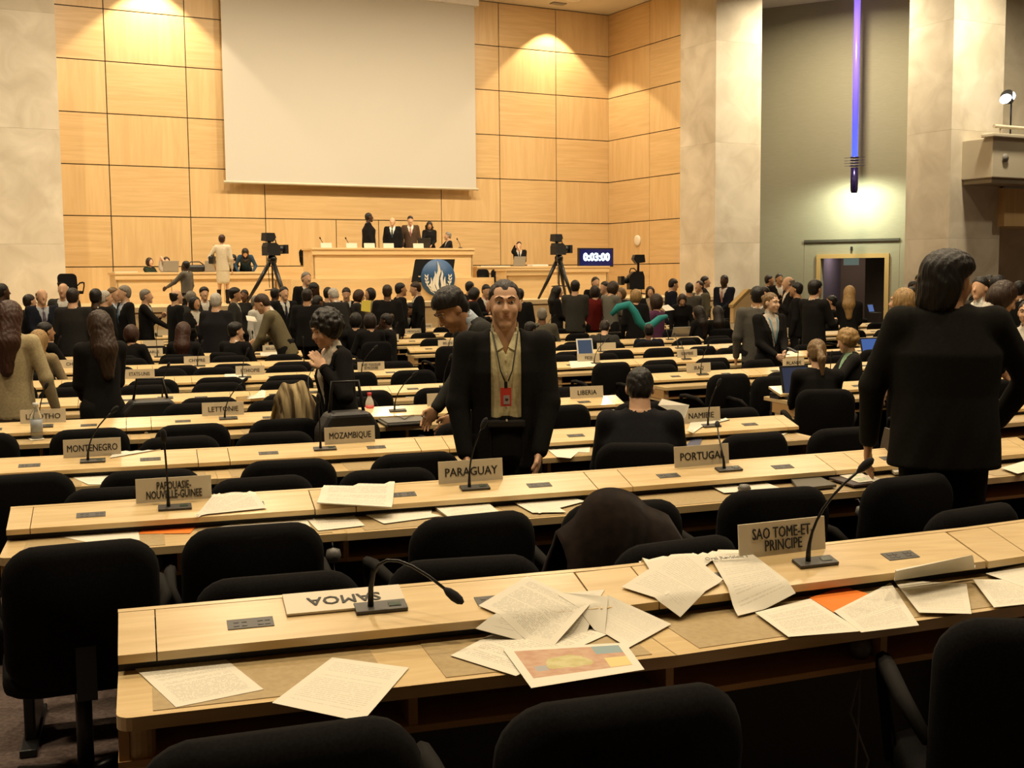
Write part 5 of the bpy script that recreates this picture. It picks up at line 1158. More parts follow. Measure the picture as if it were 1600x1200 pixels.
    B.cone(hp(0, 0.035, -0.055), hp(0, 0.062, -0.092), .049*hscale, (.030 if f_ else .023)*hscale, .022)
    B.cone(hp(0, 0.083, 0.012), hp(0, 0.103, -0.024), .008, .0135, .010)
    for sd in (1, -1):
        B.ell(hp(0.074*sd, -0.010, -0.006), (0.0095, 0.019, 0.030), Rh @ rz_m(0.35*sd), .006)
        if hfv < 0.008:
            B.ell(hp(0.031*sd, 0.094, 0.012), (0.021, 0.017, 0.0125), Rh, .012, sub=True)
            B.cone(hp(0.012*sd, 0.082, 0.030), hp(0.045*sd, 0.070, 0.031), .010, .009, .010)
            B.ell(hp(0.036*sd, 0.068, -0.026), (0.020, 0.018, 0.022), Rh, .02)
            B.ell(hp(0.010*sd, 0.099, -0.026), (0.0075, 0.009, 0.007), Rh, .005)
    if hfv < 0.008:
        B.cone(hp(-0.020, 0.079, -0.051), hp(0.020, 0.079, -0.051), .0085, .0085, .012); B.cone(hp(-0.015, 0.080, -0.0625), hp(0.015, 0.080, -0.0625), .0095, .0095, .012)
        B.cone(hp(-0.024, 0.087, -0.0560), hp(0.024, 0.087, -0.0560), .0015, .0015, .003, sub=True)
    r = B.mesh('body')
    th_ = math.radians(face); cr, sr = math.cos(-th_), math.sin(-th_); Rw = np.array([[cr, -sr, 0], [sr, cr, 0], [0, 0, 1]])
    hxy = Rw@(hc*S); loc = Vector((tp[0]-hxy[0], tp[1]-hxy[1], base+(off if abs(off) < 0.25 and not seat else (off if seat else 0))))
    root = link('person', to_mesh('body', r[0]*S, r[1]), skin_m(skin)); root.location = loc; root.rotation_euler = (0, 0, -th_); tag(root, label, 'person')
    (SIT if seat else STAND).append((root, label))
    def child(nm, F, m, parent=root):
        q = F.mesh(nm)
        if q is None: return None
        return link(nm, to_mesh(nm, q[0]*S, q[1]), m, parent)
    # ---- clothes
    kind, col = top[0], top[1]; fe = 0 if f_ else 1
    hem = {'suit': 0.80, 'jacket': 0.82, 'sweater': 0.86, 'coat': 0.62, 'blouse': 0.86, 'shirt': 0.86, 'long': 0.50}[kind]
    if seat: hem = max(hem, 0.90)
    W1 = 1.0 if f_ else 0.93; jx = g*W1
    jp = [(hem, .185*jx, .130*g, .0), (0.95, .178*jx, .128*g, 0), (1.10, (.170 if f_ else .150)*g, .122*g, 0), (1.27, .185*jx, .130*g, .004), (1.37, .172*W1*(1+.35*(g-1)), .112, -.004), (1.435, .125, .082, -.008), (1.465, .072, .066, -.008)]
    if fe: jp[3] = (1.27, .165*g, .138*g, .012)
    clo, chi = lo.copy(), hi.copy(); chi[2] = min(hi[2], max(nb[2]+0.14, max(A[1][0][2], A[-1][0][2])+.12, max(A[1][2][2], A[-1][2][2])+.05)); clo[2] = max(-.02, (hem-0.12-(ZPEL-pel[2])) if not lean else 0.3)
    def trunk(F, infl, sleeves=True, fold=None):
        F.prof(T, [(z, a+infl, b+infl, c) for z, a, b, c in jp], .03, fold=fold)
        for sd in (1, -1): F.cone(tor(.055*sd, -0.008, 1.425), tor((sw-.012)*sd, -0.005, 1.385), .050+infl, .060+infl, .04)
        for sd in (1, -1):
            sh, el, hd = A[sd]
            if sleeves:
                F.cone(sh, el, .062+infl, .054+infl, .035); F.cone(el, el+(hd-el)*0.93, .054+infl, .040+infl, .02)
        if seat: 
            for sd in (1, -1): F.cone(G[sd][0], G[sd][0]*0.6+G[sd][1]*0.4, .10, .09, .04)
    def tl(X, Y_, Z):
        X = X-pel[0]; Y_ = Y_-pel[1]; Z = Z-pel[2]
        return Rt[0, 0]*X+Rt[1, 0]*Y_+Rt[2, 0]*Z, Rt[0, 1]*X+Rt[1, 1]*Y_+Rt[2, 1]*Z, Rt[0, 2]*X+Rt[1, 2]*Y_+Rt[2, 2]*Z+ZPEL
    openv = kind == 'suit'
    vb, vw = (extra or {}).get('vee', (1.13, 0.27)); vx = (extra or {}).get('vmax', 0.2)
    J = Field(clo, chi, vox, (extra or {}).get('jfine'), 0.007); trunk(J, 0.0 if f_ else -0.004, fold=0.012 if kind != 'sweater' else None)
    jraw = J.p.copy() if openv and near else None
    def neckcut(F, r_): F.cone(nb+np.array([0, 0.005, -0.005]), nb+Rt@np.array([0, 0.01, .2]), r_, r_+.02, .0, sub=True)
    nr = .064 if f_ else .052; neckcut(J, nr+.004)
    if openv:
        def vee(X, Y_, Z):
            x, y, z = tl(X, Y_, Z); return -np.maximum(np.maximum(-(y-0.0), np.abs(x)-np.minimum((z-vb)*vw, vx)), vb-z)
        J.inter(vee)
    child({'suit': 'jacket', 'jacket': 'jacket', 'coat': 'coat', 'long': 'coat'}.get(kind, 'top_garment'), J, cloth_m(col))
    if openv and not (extra or {}).get('nocollar'):
        H = Field(clo, chi, vox if not near else 0.009); ip = [(z, a-(.022 if z < 1.3 else .012), b-(.020 if z < 1.3 else .010), c) for z, a, b, c in jp]
        H.prof(T, [(max(0.93, hem+.02), ip[1][1], ip[1][2], 0)]+ip[2:], .02); H.cone(tor(-sw+.05, 0, 1.40), tor(sw-.05, 0, 1.40), .04, .04, .03); neckcut(H, nr-.004)
        H.cone(nb+np.array([0, 0.004, -.01]), nb+Rt@np.array([0, .012, .035]), nr+.0085, nr+.004, .004); H.cone(nb+np.array([0, .004, -.05]), nb+Rt@np.array([0, .013, .2]), nr-.002, nr-.002, 0, sub=True)
        oc = (extra or {}).get('open_collar')
        if oc:
            H.inter(lambda X, Y_, Z: (lambda t: -np.maximum(np.maximum(-t[1], np.abs(t[0])-(t[2]-1.35)*0.40), 1.35-t[2]))(tl(X, Y_, Z)))
        sh_o = child('shirt', H, cloth_m(shirt))
        if tie is not None:
            H2 = Field(clo, chi, vox if not near else 0.007); inf = max(.006, vox*0.55)
            H2.prof(T, [(z, a-.020+inf, b-.018+inf, c) for z, a, b, c in jp[2:]], .01)
            wt = max(0.022, vox*0.9)
            H2.inter(lambda X, Y_, Z: (lambda t: np.maximum(np.maximum(np.abs(t[0])-(wt+(1.42-t[2])*0.03), 0.0-t[1]), np.maximum(vb-.02-t[2], t[2]-1.445)))(tl(X, Y_, Z)))
            child('tie', H2, cloth_m(tie))
        if near and jraw is not None and not (extra or {}).get('nolapel'):
            J2 = Field(clo, chi, vox, (extra or {}).get('jfine'), 0.007); J2.p = jraw-0.005
            J2.inter(lambda X, Y_, Z: (lambda t: np.maximum(np.maximum(np.maximum(-t[1], np.minimum((t[2]-vb)*vw, vx)-np.abs(t[0])), np.abs(t[0])-np.minimum((t[2]-vb)*vw, vx)-np.clip((t[2]-vb+.03)*0.35, 0, 0.062)), np.maximum(vb-t[2], t[2]-1.44)))(tl(X, Y_, Z)))
            child('lapel', J2, cloth_m(tuple(c*1.08 for c in col)))
    # ---- trousers or skirt
    bk, bc = bottom or ('trousers', (0.010, 0.009, 0.009))
    flo, fhi = lo.copy(), hi.copy(); fhi[2] = pel[2]+.22; flo[2] = -0.02
    Q = Field(flo, fhi, tvox)
    if bk == 'trousers':
        Q.prof((pel, np.eye(3)), [(0.84, .15*g, .112*g, 0), (0.96, .158*jx, .115*g, 0), (1.06, .150*g, .110*g, 0)], .03)
        for sd in (1, -1):
            hip, kn, an = G[sd]; Q.cone(hip, kn, .098, .068, .03); Q.cone(kn, an+np.array([0, 0, .0]), .068, .056, .02)
        child('trousers', Q, cloth_m(bc))
    else:
        if seat:
            for sd in (1, -1): Q.cone(G[sd][0], G[sd][1], .11, .085, .08)
        Q.prof((pel, np.eye(3)), [(0.50 if not seat else .86, .165, .135, 0), (0.75 if not seat else .88, .165, .128, 0), (0.95, .152, .112, 0), (1.06, .13, .10, 0)], .03)
        child('skirt', Q, cloth_m(bc))
    if (extra or {}).get('shoes'):
        Fs = Field(flo, np.array([fhi[0], fhi[1], (extra or {}).get('boot', .11)+.02]), vox)
        for sd in (1, -1):
            an = G[sd][2]; Fs.cone(an-np.array([0, .035, .035]), an+np.array([0.01*sd, .16, -.05]), .046, .036, .015); Fs.cone(an-np.array([0, 0, .02]), np.array([an[0], an[1], (extra or {}).get('boot', .11)]), .045, .055, .01)
        child('shoes', Fs, cloth_m((0.015, 0.010, 0.008)))
    # ---- hair
    hs, hcol = hair
    if hs != 'none':
        hlo, hhi = hc-0.24, hc+0.22
        if hs in ('long', 'pony', 'bob', 'longcurly'): hlo = hc-np.array([.24, .28, .50])
        hv = hfv if near or Y < 10 else max(hfv, 0.012)
        K = Field(hlo, hhi, hv); e = 0.0 if hv < .009 else 0.004
        tk = 0.0025 if hs == 'crop' else 0.001 if hs == 'recede' else 0.0
        K.ell(hp(0, -0.024 if hs != 'recede' else -0.0205, 0.036), hr((0.079+e-tk, 0.0955+e-tk, 0.088+e-tk)), Rh, .01)
        K.ell(hp(0, -0.05, -0.015), hr((0.070+e, 0.062+e, 0.075)), Rh, .02)
        if hs == "thick": K.ell(hp(0, -0.016, 0.055), hr((0.088, 0.102, 0.080)), Rh, .02)
        if hs == 'bouffant':
            K.ell(hp(0.0, -0.015, 0.058), hr((0.102, 0.120, 0.080)), Rh, .02); K.ell(hp(0, -0.070, -0.015), hr((0.098, 0.072, 0.095)), Rh, .03); K.ell(hp(-0.01, -0.078, -0.080), hr((0.085, 0.060, 0.060)), Rh, .03)
        if hs == 'bob': K.ell(hp(0, -0.025, -0.015), hr((0.100, 0.105, 0.115)), Rh, .03)
        if hs == 'curly':
            K.ell(hp(0, -0.03, 0.03), hr((0.110, 0.118, 0.108)), Rh, .03)
            rr = random.Random(NPEOPLE[0])
            for q in range(110):
                a, b_ = rr.uniform(0, 6.28), rr.uniform(-0.5, 1.4); v = np.array([math.cos(a)*math.cos(b_)*.104, math.sin(a)*math.cos(b_)*.111-.03, math.sin(b_)*.103+.03]); K.ell(hp(*v), (.018, .018, .018), None, .012)
        if hs in ('long', 'longcurly'):
            K.ell(hp(0, -0.03, 0.01), hr((0.094, 0.105, 0.108)), Rh, .03); e0 = hp(0, -0.06, -0.02); e1 = hc+np.array([0, -0.085, -0.19])+Rt@np.array([0, -.02, 0]); e2 = hc+Rt@np.array([0.01, -0.135, -0.40])
            K.cone(e0, e1, .092, .105 if hs == 'long' else .125, .03); K.cone(e1, e2, .100 if hs == 'long' else .12, .050, .03)
            if hs == 'longcurly':
                rr = random.Random(5)
                for q in range(40): a = rr.uniform(0, 6.28); t = rr.random(); v = e0*(1-t)+e1*t; K.ell(v+np.array([math.cos(a)*.105, math.sin(a)*.09, 0]), (.03, .03, .03), None, .012)
        if hs == 'bun': K.ell(hp(0, -0.112, 0.045), (.042, .038, .040), None, .012)
        if hs == 'pony':
            K.ell(hp(0, -0.110, 0.02), (.030, .028, .028), None, .015); e0 = hp(0, -0.125, 0.01); e1 = hp(0.01, -0.155, -0.08); e2 = hp(0.015, -0.125, -0.21); K.cone(e0, e1, .026, .036, .01); K.cone(e1, e2, .036, .012, .01)
        # face left free
        K.p = K.p+(0.0028*np.sin(K.ax[0][:, None, None]*150+2*np.sin(K.ax[2][None, None, :]*40))*np.sin(K.ax[1][None, :, None]*130+K.ax[2][None, None, :]*25)).astype(np.float32)
        if hs in ('bald',):
            K.ell(hp(0, 0.0, 0.115), hr((0.11, 0.13, 0.085)), Rh, .0, sub=True)
        if hs == 'recede':
            for sd in (1, -1): K.ell(hp(0.050*sd, 0.082, 0.074), hr((0.030, 0.046, 0.022)), Rh, .018, sub=True)
        zf = {'bob': (-.04, .082, .11), 'long': (-.04, .078, .115), 'longcurly': (-.04, .078, .115), 'curly': (-.05, .072, .10)}.get(hs, (-.035, .092, .098))
        K.ell(hp(0, 0.105, zf[0]), hr((zf[1], 0.078, zf[2])), Rh, .026, sub=True)
        if hs not in ('bob', 'long', 'longcurly', 'curly'):
            def low(X, Y_, Z):
                x = X-hc[0]; y = Y_-hc[1]; z = Z-hc[2]; a = Rh[0, 1]*x+Rh[1, 1]*y+Rh[2, 1]*z; b_ = Rh[0, 2]*x+Rh[1, 2]*y+Rh[2, 2]*z
                lim = np.where(a < -0.02, -0.075 if hs != 'bouffant' else -0.16, 0.0+0.0*a)
                if hs == 'bald': return np.maximum(a+0.005, -0.08-b_)
                return np.where(a > -0.02, 0.012+(a+0.02)*0.55-b_, lim-b_) if hs not in ('pony', 'bun') else np.where(a > -0.02, 0.0-b_, -1)
            K.inter(low)
        child('hair', K, hair_m(hcol))
    if hfv < 0.0075:
        for sd in (1, -1):
            ey = build('eye', MB().lathe([(0.0, -.0115*S), (.007*S, -.009*S), (.0112*S, -.003*S), (.0115*S, .003*S), (.007*S, .009*S), (0.0, .0115*S)], 12), mat('eye_white', (0.55, 0.5, 0.45), 0.3), root, True); ey.location = hp(0.031*sd, 0.0705, 0.0125)*S
            ir = build('iris', MB().lathe([(0, 0), (.0052*S, 0), (.003*S, .0022*S), (0, .0026*S)], 10), mat('iris_dark', (0.012, 0.007, 0.004), 0.2), ey); ir.matrix_basis = (Matrix([list(q) for q in Rh]).to_4x4()) @ Matrix.Translation((0, .0102*S, 0)) @ Matrix.Rotation(-math.pi/2, 4, 'X')
            bl = MB(); bl.tube([hp(0.012*sd, 0.0935, 0.033)*S, hp(0.030*sd, 0.0890, 0.0405)*S, hp(0.050*sd, 0.0735, 0.033)*S], [.0030*S, .0040*S, .0018*S], 6); build('eyebrow', bl, hair_m(hcol if hcol not in ('white',) else 'grey'), root)
        lp = MB(); lp.tube([hp(-0.027, 0.0805, -0.0520)*S, hp(-0.010, 0.0925, -0.0520)*S, hp(0, 0.0925, -0.0530)*S, hp(0.010, 0.0925, -0.0520)*S, hp(0.027, 0.0805, -0.0520)*S], [.0012*S, .0034*S, .0032*S, .0034*S, .0012*S], 6).tube([hp(-0.019, 0.0845, -0.0590)*S, hp(0, 0.0925, -0.0620)*S, hp(0.019, 0.0845, -0.0590)*S], [.0015*S, .0044*S, .0015*S], 6)
        build('lips', lp, mat('lips_'+skin, tuple(c*q for c, q in zip(SKIN[skin], (0.84, 0.60, 0.56))), 0.45), root)
    return root, dict(S=S, hp=lambda x, y, z: hp(x, y, z)*S, tor=lambda x, y, z: tor(x, y, z)*S, A=A, hc=hc, Rh=Rh, base=base)
# ================================================================== WHO STANDS AND SITS WHERE
BK, CH_, NV, GY, DG, OL, TN, BR = (.0095, .0088, .0085), (.020, .019, .018), (.010, .012, .020), (.085, .080, .068), (.035, .034, .030), (.125, .105, .058), (.25, .19, .105), (.055, .036, .024)
def worldchild(o, root):
    Mr = Matrix.Translation(root.location) @ root.rotation_euler.to_matrix().to_4x4(); o.parent = root; o.matrix_basis = Mr.inverted() @ o.matrix_basis; return o
def hand_xy(root, R, sd):
    th = root.rotation_euler.z; p = R['A'][sd][2]*R['S']; v = Matrix.Rotation(th, 3, 'Z') @ Vector(p); return root.location+v
# --- the man facing the camera
man, R = person(788, 434, 5.55, 194, 'man in black jacket and pale yellow open shirt with red badge facing the viewer', ('suit', (.010, .0095, .009)), 'light', ('recede', 'dark'), arms=((0.20, 0.13, 0.83), (0.15, 0.17, 0.845)), shirt=(.60, .53, .30), h=0.0080, hf=0.0045, g=0.98, extra=dict(vee=(0.62, 0.30), vmax=0.073, open_collar=True, shoes=True, nolapel=True, pole=(0.85, -0.5, 0.0)), headp=0.0)
S = R['S']; tor = R['tor']; fy = 0.128
def front(x, z, e=0.0): return tor(x, fy+e-0.25*x*x-0.35*max(0, z-1.27)**1.2*1.2, z)
lz = 1.155
m = MB()
for sd in (-1, 1): m.tube([tor(0.066*sd, -0.02, 1.475), tor(0.062*sd, 0.055, 1.455), front(0.046*sd, 1.38, .012), front(0.028*sd, 1.28, .012), front(0.008*sd, lz+0.075, .010)], 0.0035, 6)
build('lanyard', m, mat('lanyard_dark', (.03, .03, .035), .6), man)
bp_ = front(0.004, lz, 0.016); bd = build('badge', MB().box((-0.026, -0.002, -0.045), (0.026, 0.003, 0.045), bev=0.001), mat('badge_red', (.55, .045, .03), .35), man); bd.location = bp_
build('badge_clip', MB().box((-0.008, -0.003, 0.043), (0.008, 0.004, 0.075)), BLACKM, bd); build('badge_photo', MB().box((-0.018, 0.002, -0.035), (0.012, 0.0045, 0.008)), mat('badge_photo', (.35, .30, .28), .4), bd); build('badge_head', MB().lathe([(0, 0), (.008, 0), (.008, .001), (0, .001)], 12), mat('badge_face', (.10, .06, .05), .4), bd, loc=(-0.004, 0.0048, -0.010), rot=(-math.pi/2, 0, 0))
bt = MB()
for zz in (1.33, 1.26, 1.19, 1.10, 1.04): bt.lathe([(0, 0), (.006, 0), (.006, .002), (0, .002)], 10, c=(0, 0, 0)) if False else bt.tube([front(0, zz, -.012), front(0, zz, .004)], .0055, 8)
build('shirt_button', bt, mat('button_pale', (.6, .55, .4), .4), man)
cl_ = MB()
for sd in (-1, 1):
    q4 = [tor(.062*sd, -.005, 1.482), tor(.067*sd, .045, 1.452), tor(.047*sd, .102, 1.372), tor(.012*sd, .098, 1.392), tor(.040*sd, .062, 1.452)]
    a4 = [cl_.b.verts.new(v) for v in q4]; b4 = [cl_.b.verts.new(v*0.995+np.array([0, -.004, 0])) for v in q4]
    cl_.b.faces.new(a4); cl_.b.faces.new(b4[::-1])
    for i in range(5): cl_.b.faces.new((a4[i], a4[(i+1) % 5], b4[(i+1) % 5], b4[i]))
build('collar', cl_, cloth_m((.62, .56, .34)), man)
build('belt', MB().box((-0.09, 0.085, 1.005), (0.09, 0.128, 1.04), bev=.008), BLACK, man).scale = (S, S, S)
# --- the large man seen from behind
big, R = person(1485, 391, 4.35, 30, 'large man in black suit with thick black hair seen from behind', ('suit', (.011, .0105, .009)), 'tan', ('bouffant', 'black'), arms=((0.24, 0.22, 0.96), (0.30, 0.12, 0.84)), g=1.22, h=0.009, hf=0.0065, heady=0.75, extra=dict(nolapel=True, nocollar=True, hdown=0.03, pole=(0.9, -0.35, 0.0)))
# --- people between the near desks
person(1000, 573, 5.9, 24, 'seated man in black suit seen from behind reading a held document', ('suit', (.011, .011, .013)), 'light', ('short', 'black'), seat=True, arms=('hold', 'hold'), g=1.20, lean=0.12, headp=0.35, h=0.010, hf=0.0075, extra=dict(nocollar=True))
person(704, 449, 7.3, 268, 'man with thick black hair bending down, dark grey suit and pale blue collar', ('suit', (.028, .028, .025)), 'tan', ('thick', 'black'), lean=0.62, headp=0.45, heady=-0.15, arms=('desk', 'desk'), shirt=(.42, .48, .55), h=0.011, hf=0.006)
person(507, 486, 7.5, 258, 'woman with short black curls in dark jacket looking left, hand at her chest', ('suit', BK), 'light', ('curly', 'black'), 'f', lean=0.10, headp=0.25, heady=-0.25, arms=('down', (0.13, 0.17, 1.33)), shirt=(.55, .50, .40), h=0.010, hf=0.006, extra=dict(vee=(1.0, .30)))
person(152, 483, 9.3, 335, 'woman with very long brown hair in a black coat seen from behind', ('coat', BK), 'light', ('long', 'brown'), 'f', arms=('front', 'front'), h=0.012)
person(16, 468, 9.1, 18, 'woman with long reddish brown hair in a beige jacket, at the left edge', ('jacket', (.40, .33, .19)), 'light', ('long', 'auburn'), 'f', arms=((0.30, 0.12, 0.80), 'down'), bottom=('skirt', (.05, .035, .025)), h=0.012)
person(1276, 529, 8.3, 20, 'seated woman with an ash blond ponytail at the dark laptop', ('jacket', BK), 'light', ('pony', 'ash'), 'f', seat=True, headp=0.25, lean=.1, arms=('write', 'write'), h=.012)
person(1322, 515, 9.55, 290, 'seated person with short wavy blond hair, green collar and black jacket', ('suit', CH_), 'light', ('curly', 'blond'), 'f', seat=True, headp=0.3, heady=-.2, arms=('write', 'write'), shirt=(.25, .42, .28), hscale=.97, h=.012)
wom, R = person(1206, 456, 10.95, 178, 'woman with pulled back hair, black suit and blue lanyard holding a phone', ('suit', BK), 'fair', ('bun', 'ash'), 'f', arms=('front', (0.02, 0.30, 1.02)), shirt=(.50, .46, .40), headp=.08, heady=-.35, h=.011, hf=.0065, extra=dict(vee=(1.05, .25)))
tor = R['tor']; m = MB()
for sd in (-1, 1): m.tube([tor(.06*sd, 0.0, 1.46), tor(.05*sd, .11, 1.38), tor(.03*sd, .135, 1.25), tor(0.006*sd, .14, 1.12)], .006, 5)
build('lanyard', m, mat('lanyard_blue', (.10, .28, .42), .6), wom)
p = hand_xy(wom, R, -1); ph = build('mobile_phone', MB().box((-.03, -.06, -.006), (.03, .06, .006), bev=.003), BLACK, loc=(p.x+.04, p.y-.10, p.z+.03), rot=(.4, 0, .5)); tag(ph, 'small black phone held by the woman with pulled back hair', 'phone')
person(1183, 446, 12.6, 20, 'man in grey suit seen from behind, left of the doorway', ('suit', GY), 'tan', ('short', 'black'), h=.014)
person(1275, 437, 13.2, 75, 'tall man in black suit and glasses looking right, before the doorway', ('suit', BK), 'light', ('thick', 'black'), arms=('hold', 'hold'), h=.014)
person(1328, 446, 15.6, 40, 'woman with long blond hair in black seen from behind before the doorway', ('jacket', BK), 'light', ('long', 'blond'), 'f', headp=.1, roll=.0, arms=('front', 'front'))
person(1298, 461, 19.5, 300, 'seated man in dark suit at the doorway edge', ('suit', BK), 'tan', ('short', 'black'), seat=True, s=1.0)
person(1409, 448, 8.6, 330, 'woman with light brown blond hair just left of the large man in black', ('jacket', CH_), 'light', ('bob', 'blond'), 'f', h=.013)
person(1570, 438, 7.6, 110, 'person with shaggy brown hair bending down at the right edge', ('suit', BK), 'light', ('bob', 'brown'), lean=.35, headp=.45, arms=('front', 'front'), h=.012)
person(1605, 468, 8.4, 230, 'dark clad person cut by the right frame edge with clasped hands', ('suit', BK), 'light', ('short', 'dark'), 'f', arms=('hold', 'hold'), h=.013)
person(1531, 431, 11.0, 250, 'smiling man in dark grey suit near the side pier', ('suit', DG), 'light', ('short', 'black'), shirt=(.6, .6, .55))
person(1547, 429, 13.5, 200, 'dark haired man behind the smiling man by the side pier', ('suit', BK), 'light', ('short', 'black'))
person(1563, 429, 12.2, 120, 'man with black hair looking away at the side pier', ('suit', BK), 'light', ('short', 'black'))
person(1594, 438, 13.0, 60, 'dark haired man at the far right edge in front of the pier', ('suit', BK), 'tan', ('short', 'black'))
person(1437, 428, 21, 200, 'man with high forehead seen behind the large man, by the olive wall', ('suit', CH_), 'tan', ('short', 'black'))
person(1429, 438, 17, 170, 'man with glasses just behind the blond woman by the large man', ('suit', BK), 'brown', ('short', 'black'))
person(1424, 448, 13.5, 230, 'dark haired man bending beside the large man', ('suit', BK), 'tan', ('short', 'black'), headp=.3)
# --- far right group by the stone pier
person(1203, 429, 24.6, 120, 'man in dark suit talking at the olive wall, left of three', ('suit', BK), 'tan', ('short', 'dark'))
person(1218, 427, 24, 190, 'man facing the viewer at the olive wall, middle of three', ('suit', BK), 'tan', ('short', 'black'), arms=('chest', 'down'))
person(1231, 431, 19, 285, 'balding man in black suit and white shirt at the olive wall', ('suit', BK), 'light', ('bald', 'grey'), arms=('down', 'chest'), shirt=(.65, .6, .5))
person(1243, 440, 16.5, 310, 'man in dark coat close behind the balding man', ('jacket', BK), 'tan', ('short', 'black'))
person(1193, 447, 17, 260, 'man half hidden behind the grey suited man near the olive wall', ('suit', CH_), 'light', ('recede', 'dark'))
person(1053, 435, 22, 95, 'man in dark suit alone before the wood panelling', ('suit', NV), 'light', ('short', 'dark'), headp=.25, shirt=(.6, .56, .5), tie=(.02, .02, .03))
person(1077, 441, 20.5, 20, 'man in grey suit seen from behind, hands in front, by the stone pier', ('suit', (.075, .07, .058)), 'tan', ('short', 'black'), arms=('front', 'front'))
person(1092, 438, 22, 250, 'bearded man in olive grey jacket by the stone pier', ('suit', (.10, .09, .06)), 'light', ('recede', 'brown'))
person(1103, 431, 24, 120, 'taller man in dark suit behind the bearded man', ('suit', CH_), 'light', ('short', 'dark'))
person(1131, 429, 23.4, 235, 'bald dark skinned man in navy suit with clasped hands', ('suit', NV), 'dark', ('crop', 'black'), arms=('front', 'front'), shirt=(.55, .5, .45), tie=(.35, .18, .15))
person(1090, 477, 18.2, 330, 'seated woman with long dark hair, left of the two by the stone pier', ('jacket', BK), 'light', ('long', 'dark'), 'f', seat=True, s=.95)
person(1121, 477, 18.0, 10, 'seated woman with long dark hair, right of the two by the stone pier', ('jacket', BK), 'light', ('long', 'dark'), 'f', seat=True, s=.95)
# --- crowd below the timer
person(872, 446, 21, 100, 'woman with black hair and crimson scarf, black jacket, at the stage right end', ('suit', BK), 'light', ('long', 'black'), 'f', arms=('front', 'front'), shirt=(.22, .02, .04))
person(899, 437, 19.5, 30, 'man in dark grey suit seen from behind left of the woman in red', ('suit', (.040, .038, .032)), 'light', ('short', 'black'), arms=('front', 'front'))
person(931, 432, 23, 180, 'man with dark hair facing the viewer behind the woman in red', ('suit', BK), 'light', ('short', 'dark'))
person(944, 439, 22, 260, 'man in black leaning behind the woman in red', ('suit', CH_), 'light', ('short', 'dark'), lean=.15)
person(929, 445, 19, 10, 'woman in dark red sweater with reddish hair seen from behind', ('sweater', (.12, .012, .010)), 'light', ('bob', 'dark'), 'f', arms=('front', 'front'))
person(959, 439, 19.2, 70, 'woman with brown bob in grey sweater looking down', ('sweater', (.14, .135, .11)), 'light', ('bob', 'brown'), 'f', headp=.4, arms=('hold', 'hold'))
person(970, 449, 21, 240, 'grey haired person half hidden right of the grey sweater', ('jacket', DG), 'light', ('bob', 'ash'), 'f', headp=.3, arms=('hold', 'hold'))
tealw, R = person(993, 451, 17.2, 15, 'blond woman with a bright teal scarf over a black jacket', ('jacket', BK), 'light', ('bob', 'blond'), 'f', lean=.05)
m = MB(); pts = [(955, 492), (966, 480), (982, 476), (992, 488), (998, 502), (1006, 511), (1018, 508), (1030, 498), (1042, 494)]
m.tube([Vector(at_y(px, py, 16.95-0.10*math.sin(math.pi*i/8))) for i, (px, py) in enumerate(pts)], [.035, .06, .065, .06, .07, .06, .06, .055, .03], 8)
worldchild(build('scarf', m, mat('scarf_teal', (.008, .20, .20), .8), smooth=True), tealw)
person(1016, 447, 21, 200, 'woman with long brown hair in a patterned black and cream top', ('suit', BK), 'light', ('long', 'brown'), 'f', shirt=(.35, .30, .22), arms=('front', 'front'))
person(1023, 458, 18.2, 320, 'seated woman in purple with short brown hair behind the teal scarf', ('sweater', (.10, .035, .08)), 'light', ('bob', 'brown'), 'f', seat=True, s=1.1)
person(1014, 505, 14.9, 25, 'seated man with close cropped head in navy suit, middle block', ('suit', NV), 'brown', ('crop', 'black'), seat=True, g=1.1, shirt=(.6, .57, .5))
person(847, 480, 17.4, 20, 'seated man in grey olive jacket with cropped hair, just right of the badge man', ('suit', (.10, .09, .065)), 'brown', ('crop', 'grey'), seat=True)
person(829, 503, 15.4, 60, 'seated person in dark cap behind the badge man', ('jacket', (.16, .10, .06)), 'brown', ('thick', 'black'), seat=True, headp=.3)
person(945, 500, 15.8, 30, 'seated person in dark grey hunched below the teal scarf', ('jacket', DG), 'light', ('short', 'dark'), seat=True, lean=.3, headp=.3)
person(1066, 459, 20, 200, 'person with brown hair holding curved papers right of the teal scarf', ('jacket', BK), 'light', ('bob', 'brown'), 'f', headp=.5, lean=.3)
# --- crowd in the centre
person(735, 439, 22, 60, 'man in black at the rostrum, left of the three behind the badge man', ('suit', BK), 'tan', ('short', 'black'))
person(742, 449, 20, 80, 'woman with black hair and red scarf reading, left of the badge man', ('suit', BK), 'light', ('bob', 'black'), 'f', shirt=(.30, .02, .02), headp=.4, arms=('hold', 'hold'))
person(760, 444, 21, 170, 'man reading papers just left of the badge man', ('suit', BK), 'light', ('short', 'black'), headp=.3, arms=('hold', 'hold'), tie=(.3, .03, .03))
person(812, 450, 19.5, 20, 'man in black half hidden behind the badge man', ('suit', BK), 'tan', ('short', 'black'))
person(479, 424, 23.5, 160, 'grey haired man in black suit standing tall before the podium', ('suit', BK), 'light', ('neat', 'grey'), shirt=(.6, .57, .5), tie=(.04, .03, .05))
person(491, 441, 21, 120, 'dark skinned man leaning in front of the grey haired man', ('suit', NV), 'dark', ('crop', 'black'), headp=.3, lean=.2)
person(480, 450, 17.8, 20, 'man with dark hair in black suit seen from behind, below the podium', ('suit', BK), 'tan', ('short', 'dark'), g=1.1)
person(497, 461, 18.4, 60, 'bald man in tan jacket leaning over below the podium', ('suit', (.16, .125, .07)), 'brown', ('crop', 'black'), lean=.25, headp=.3)
person(513, 448, 21, 30, 'man with dark hair left of the white haired man', ('suit', CH_), 'light', ('short', 'dark'))
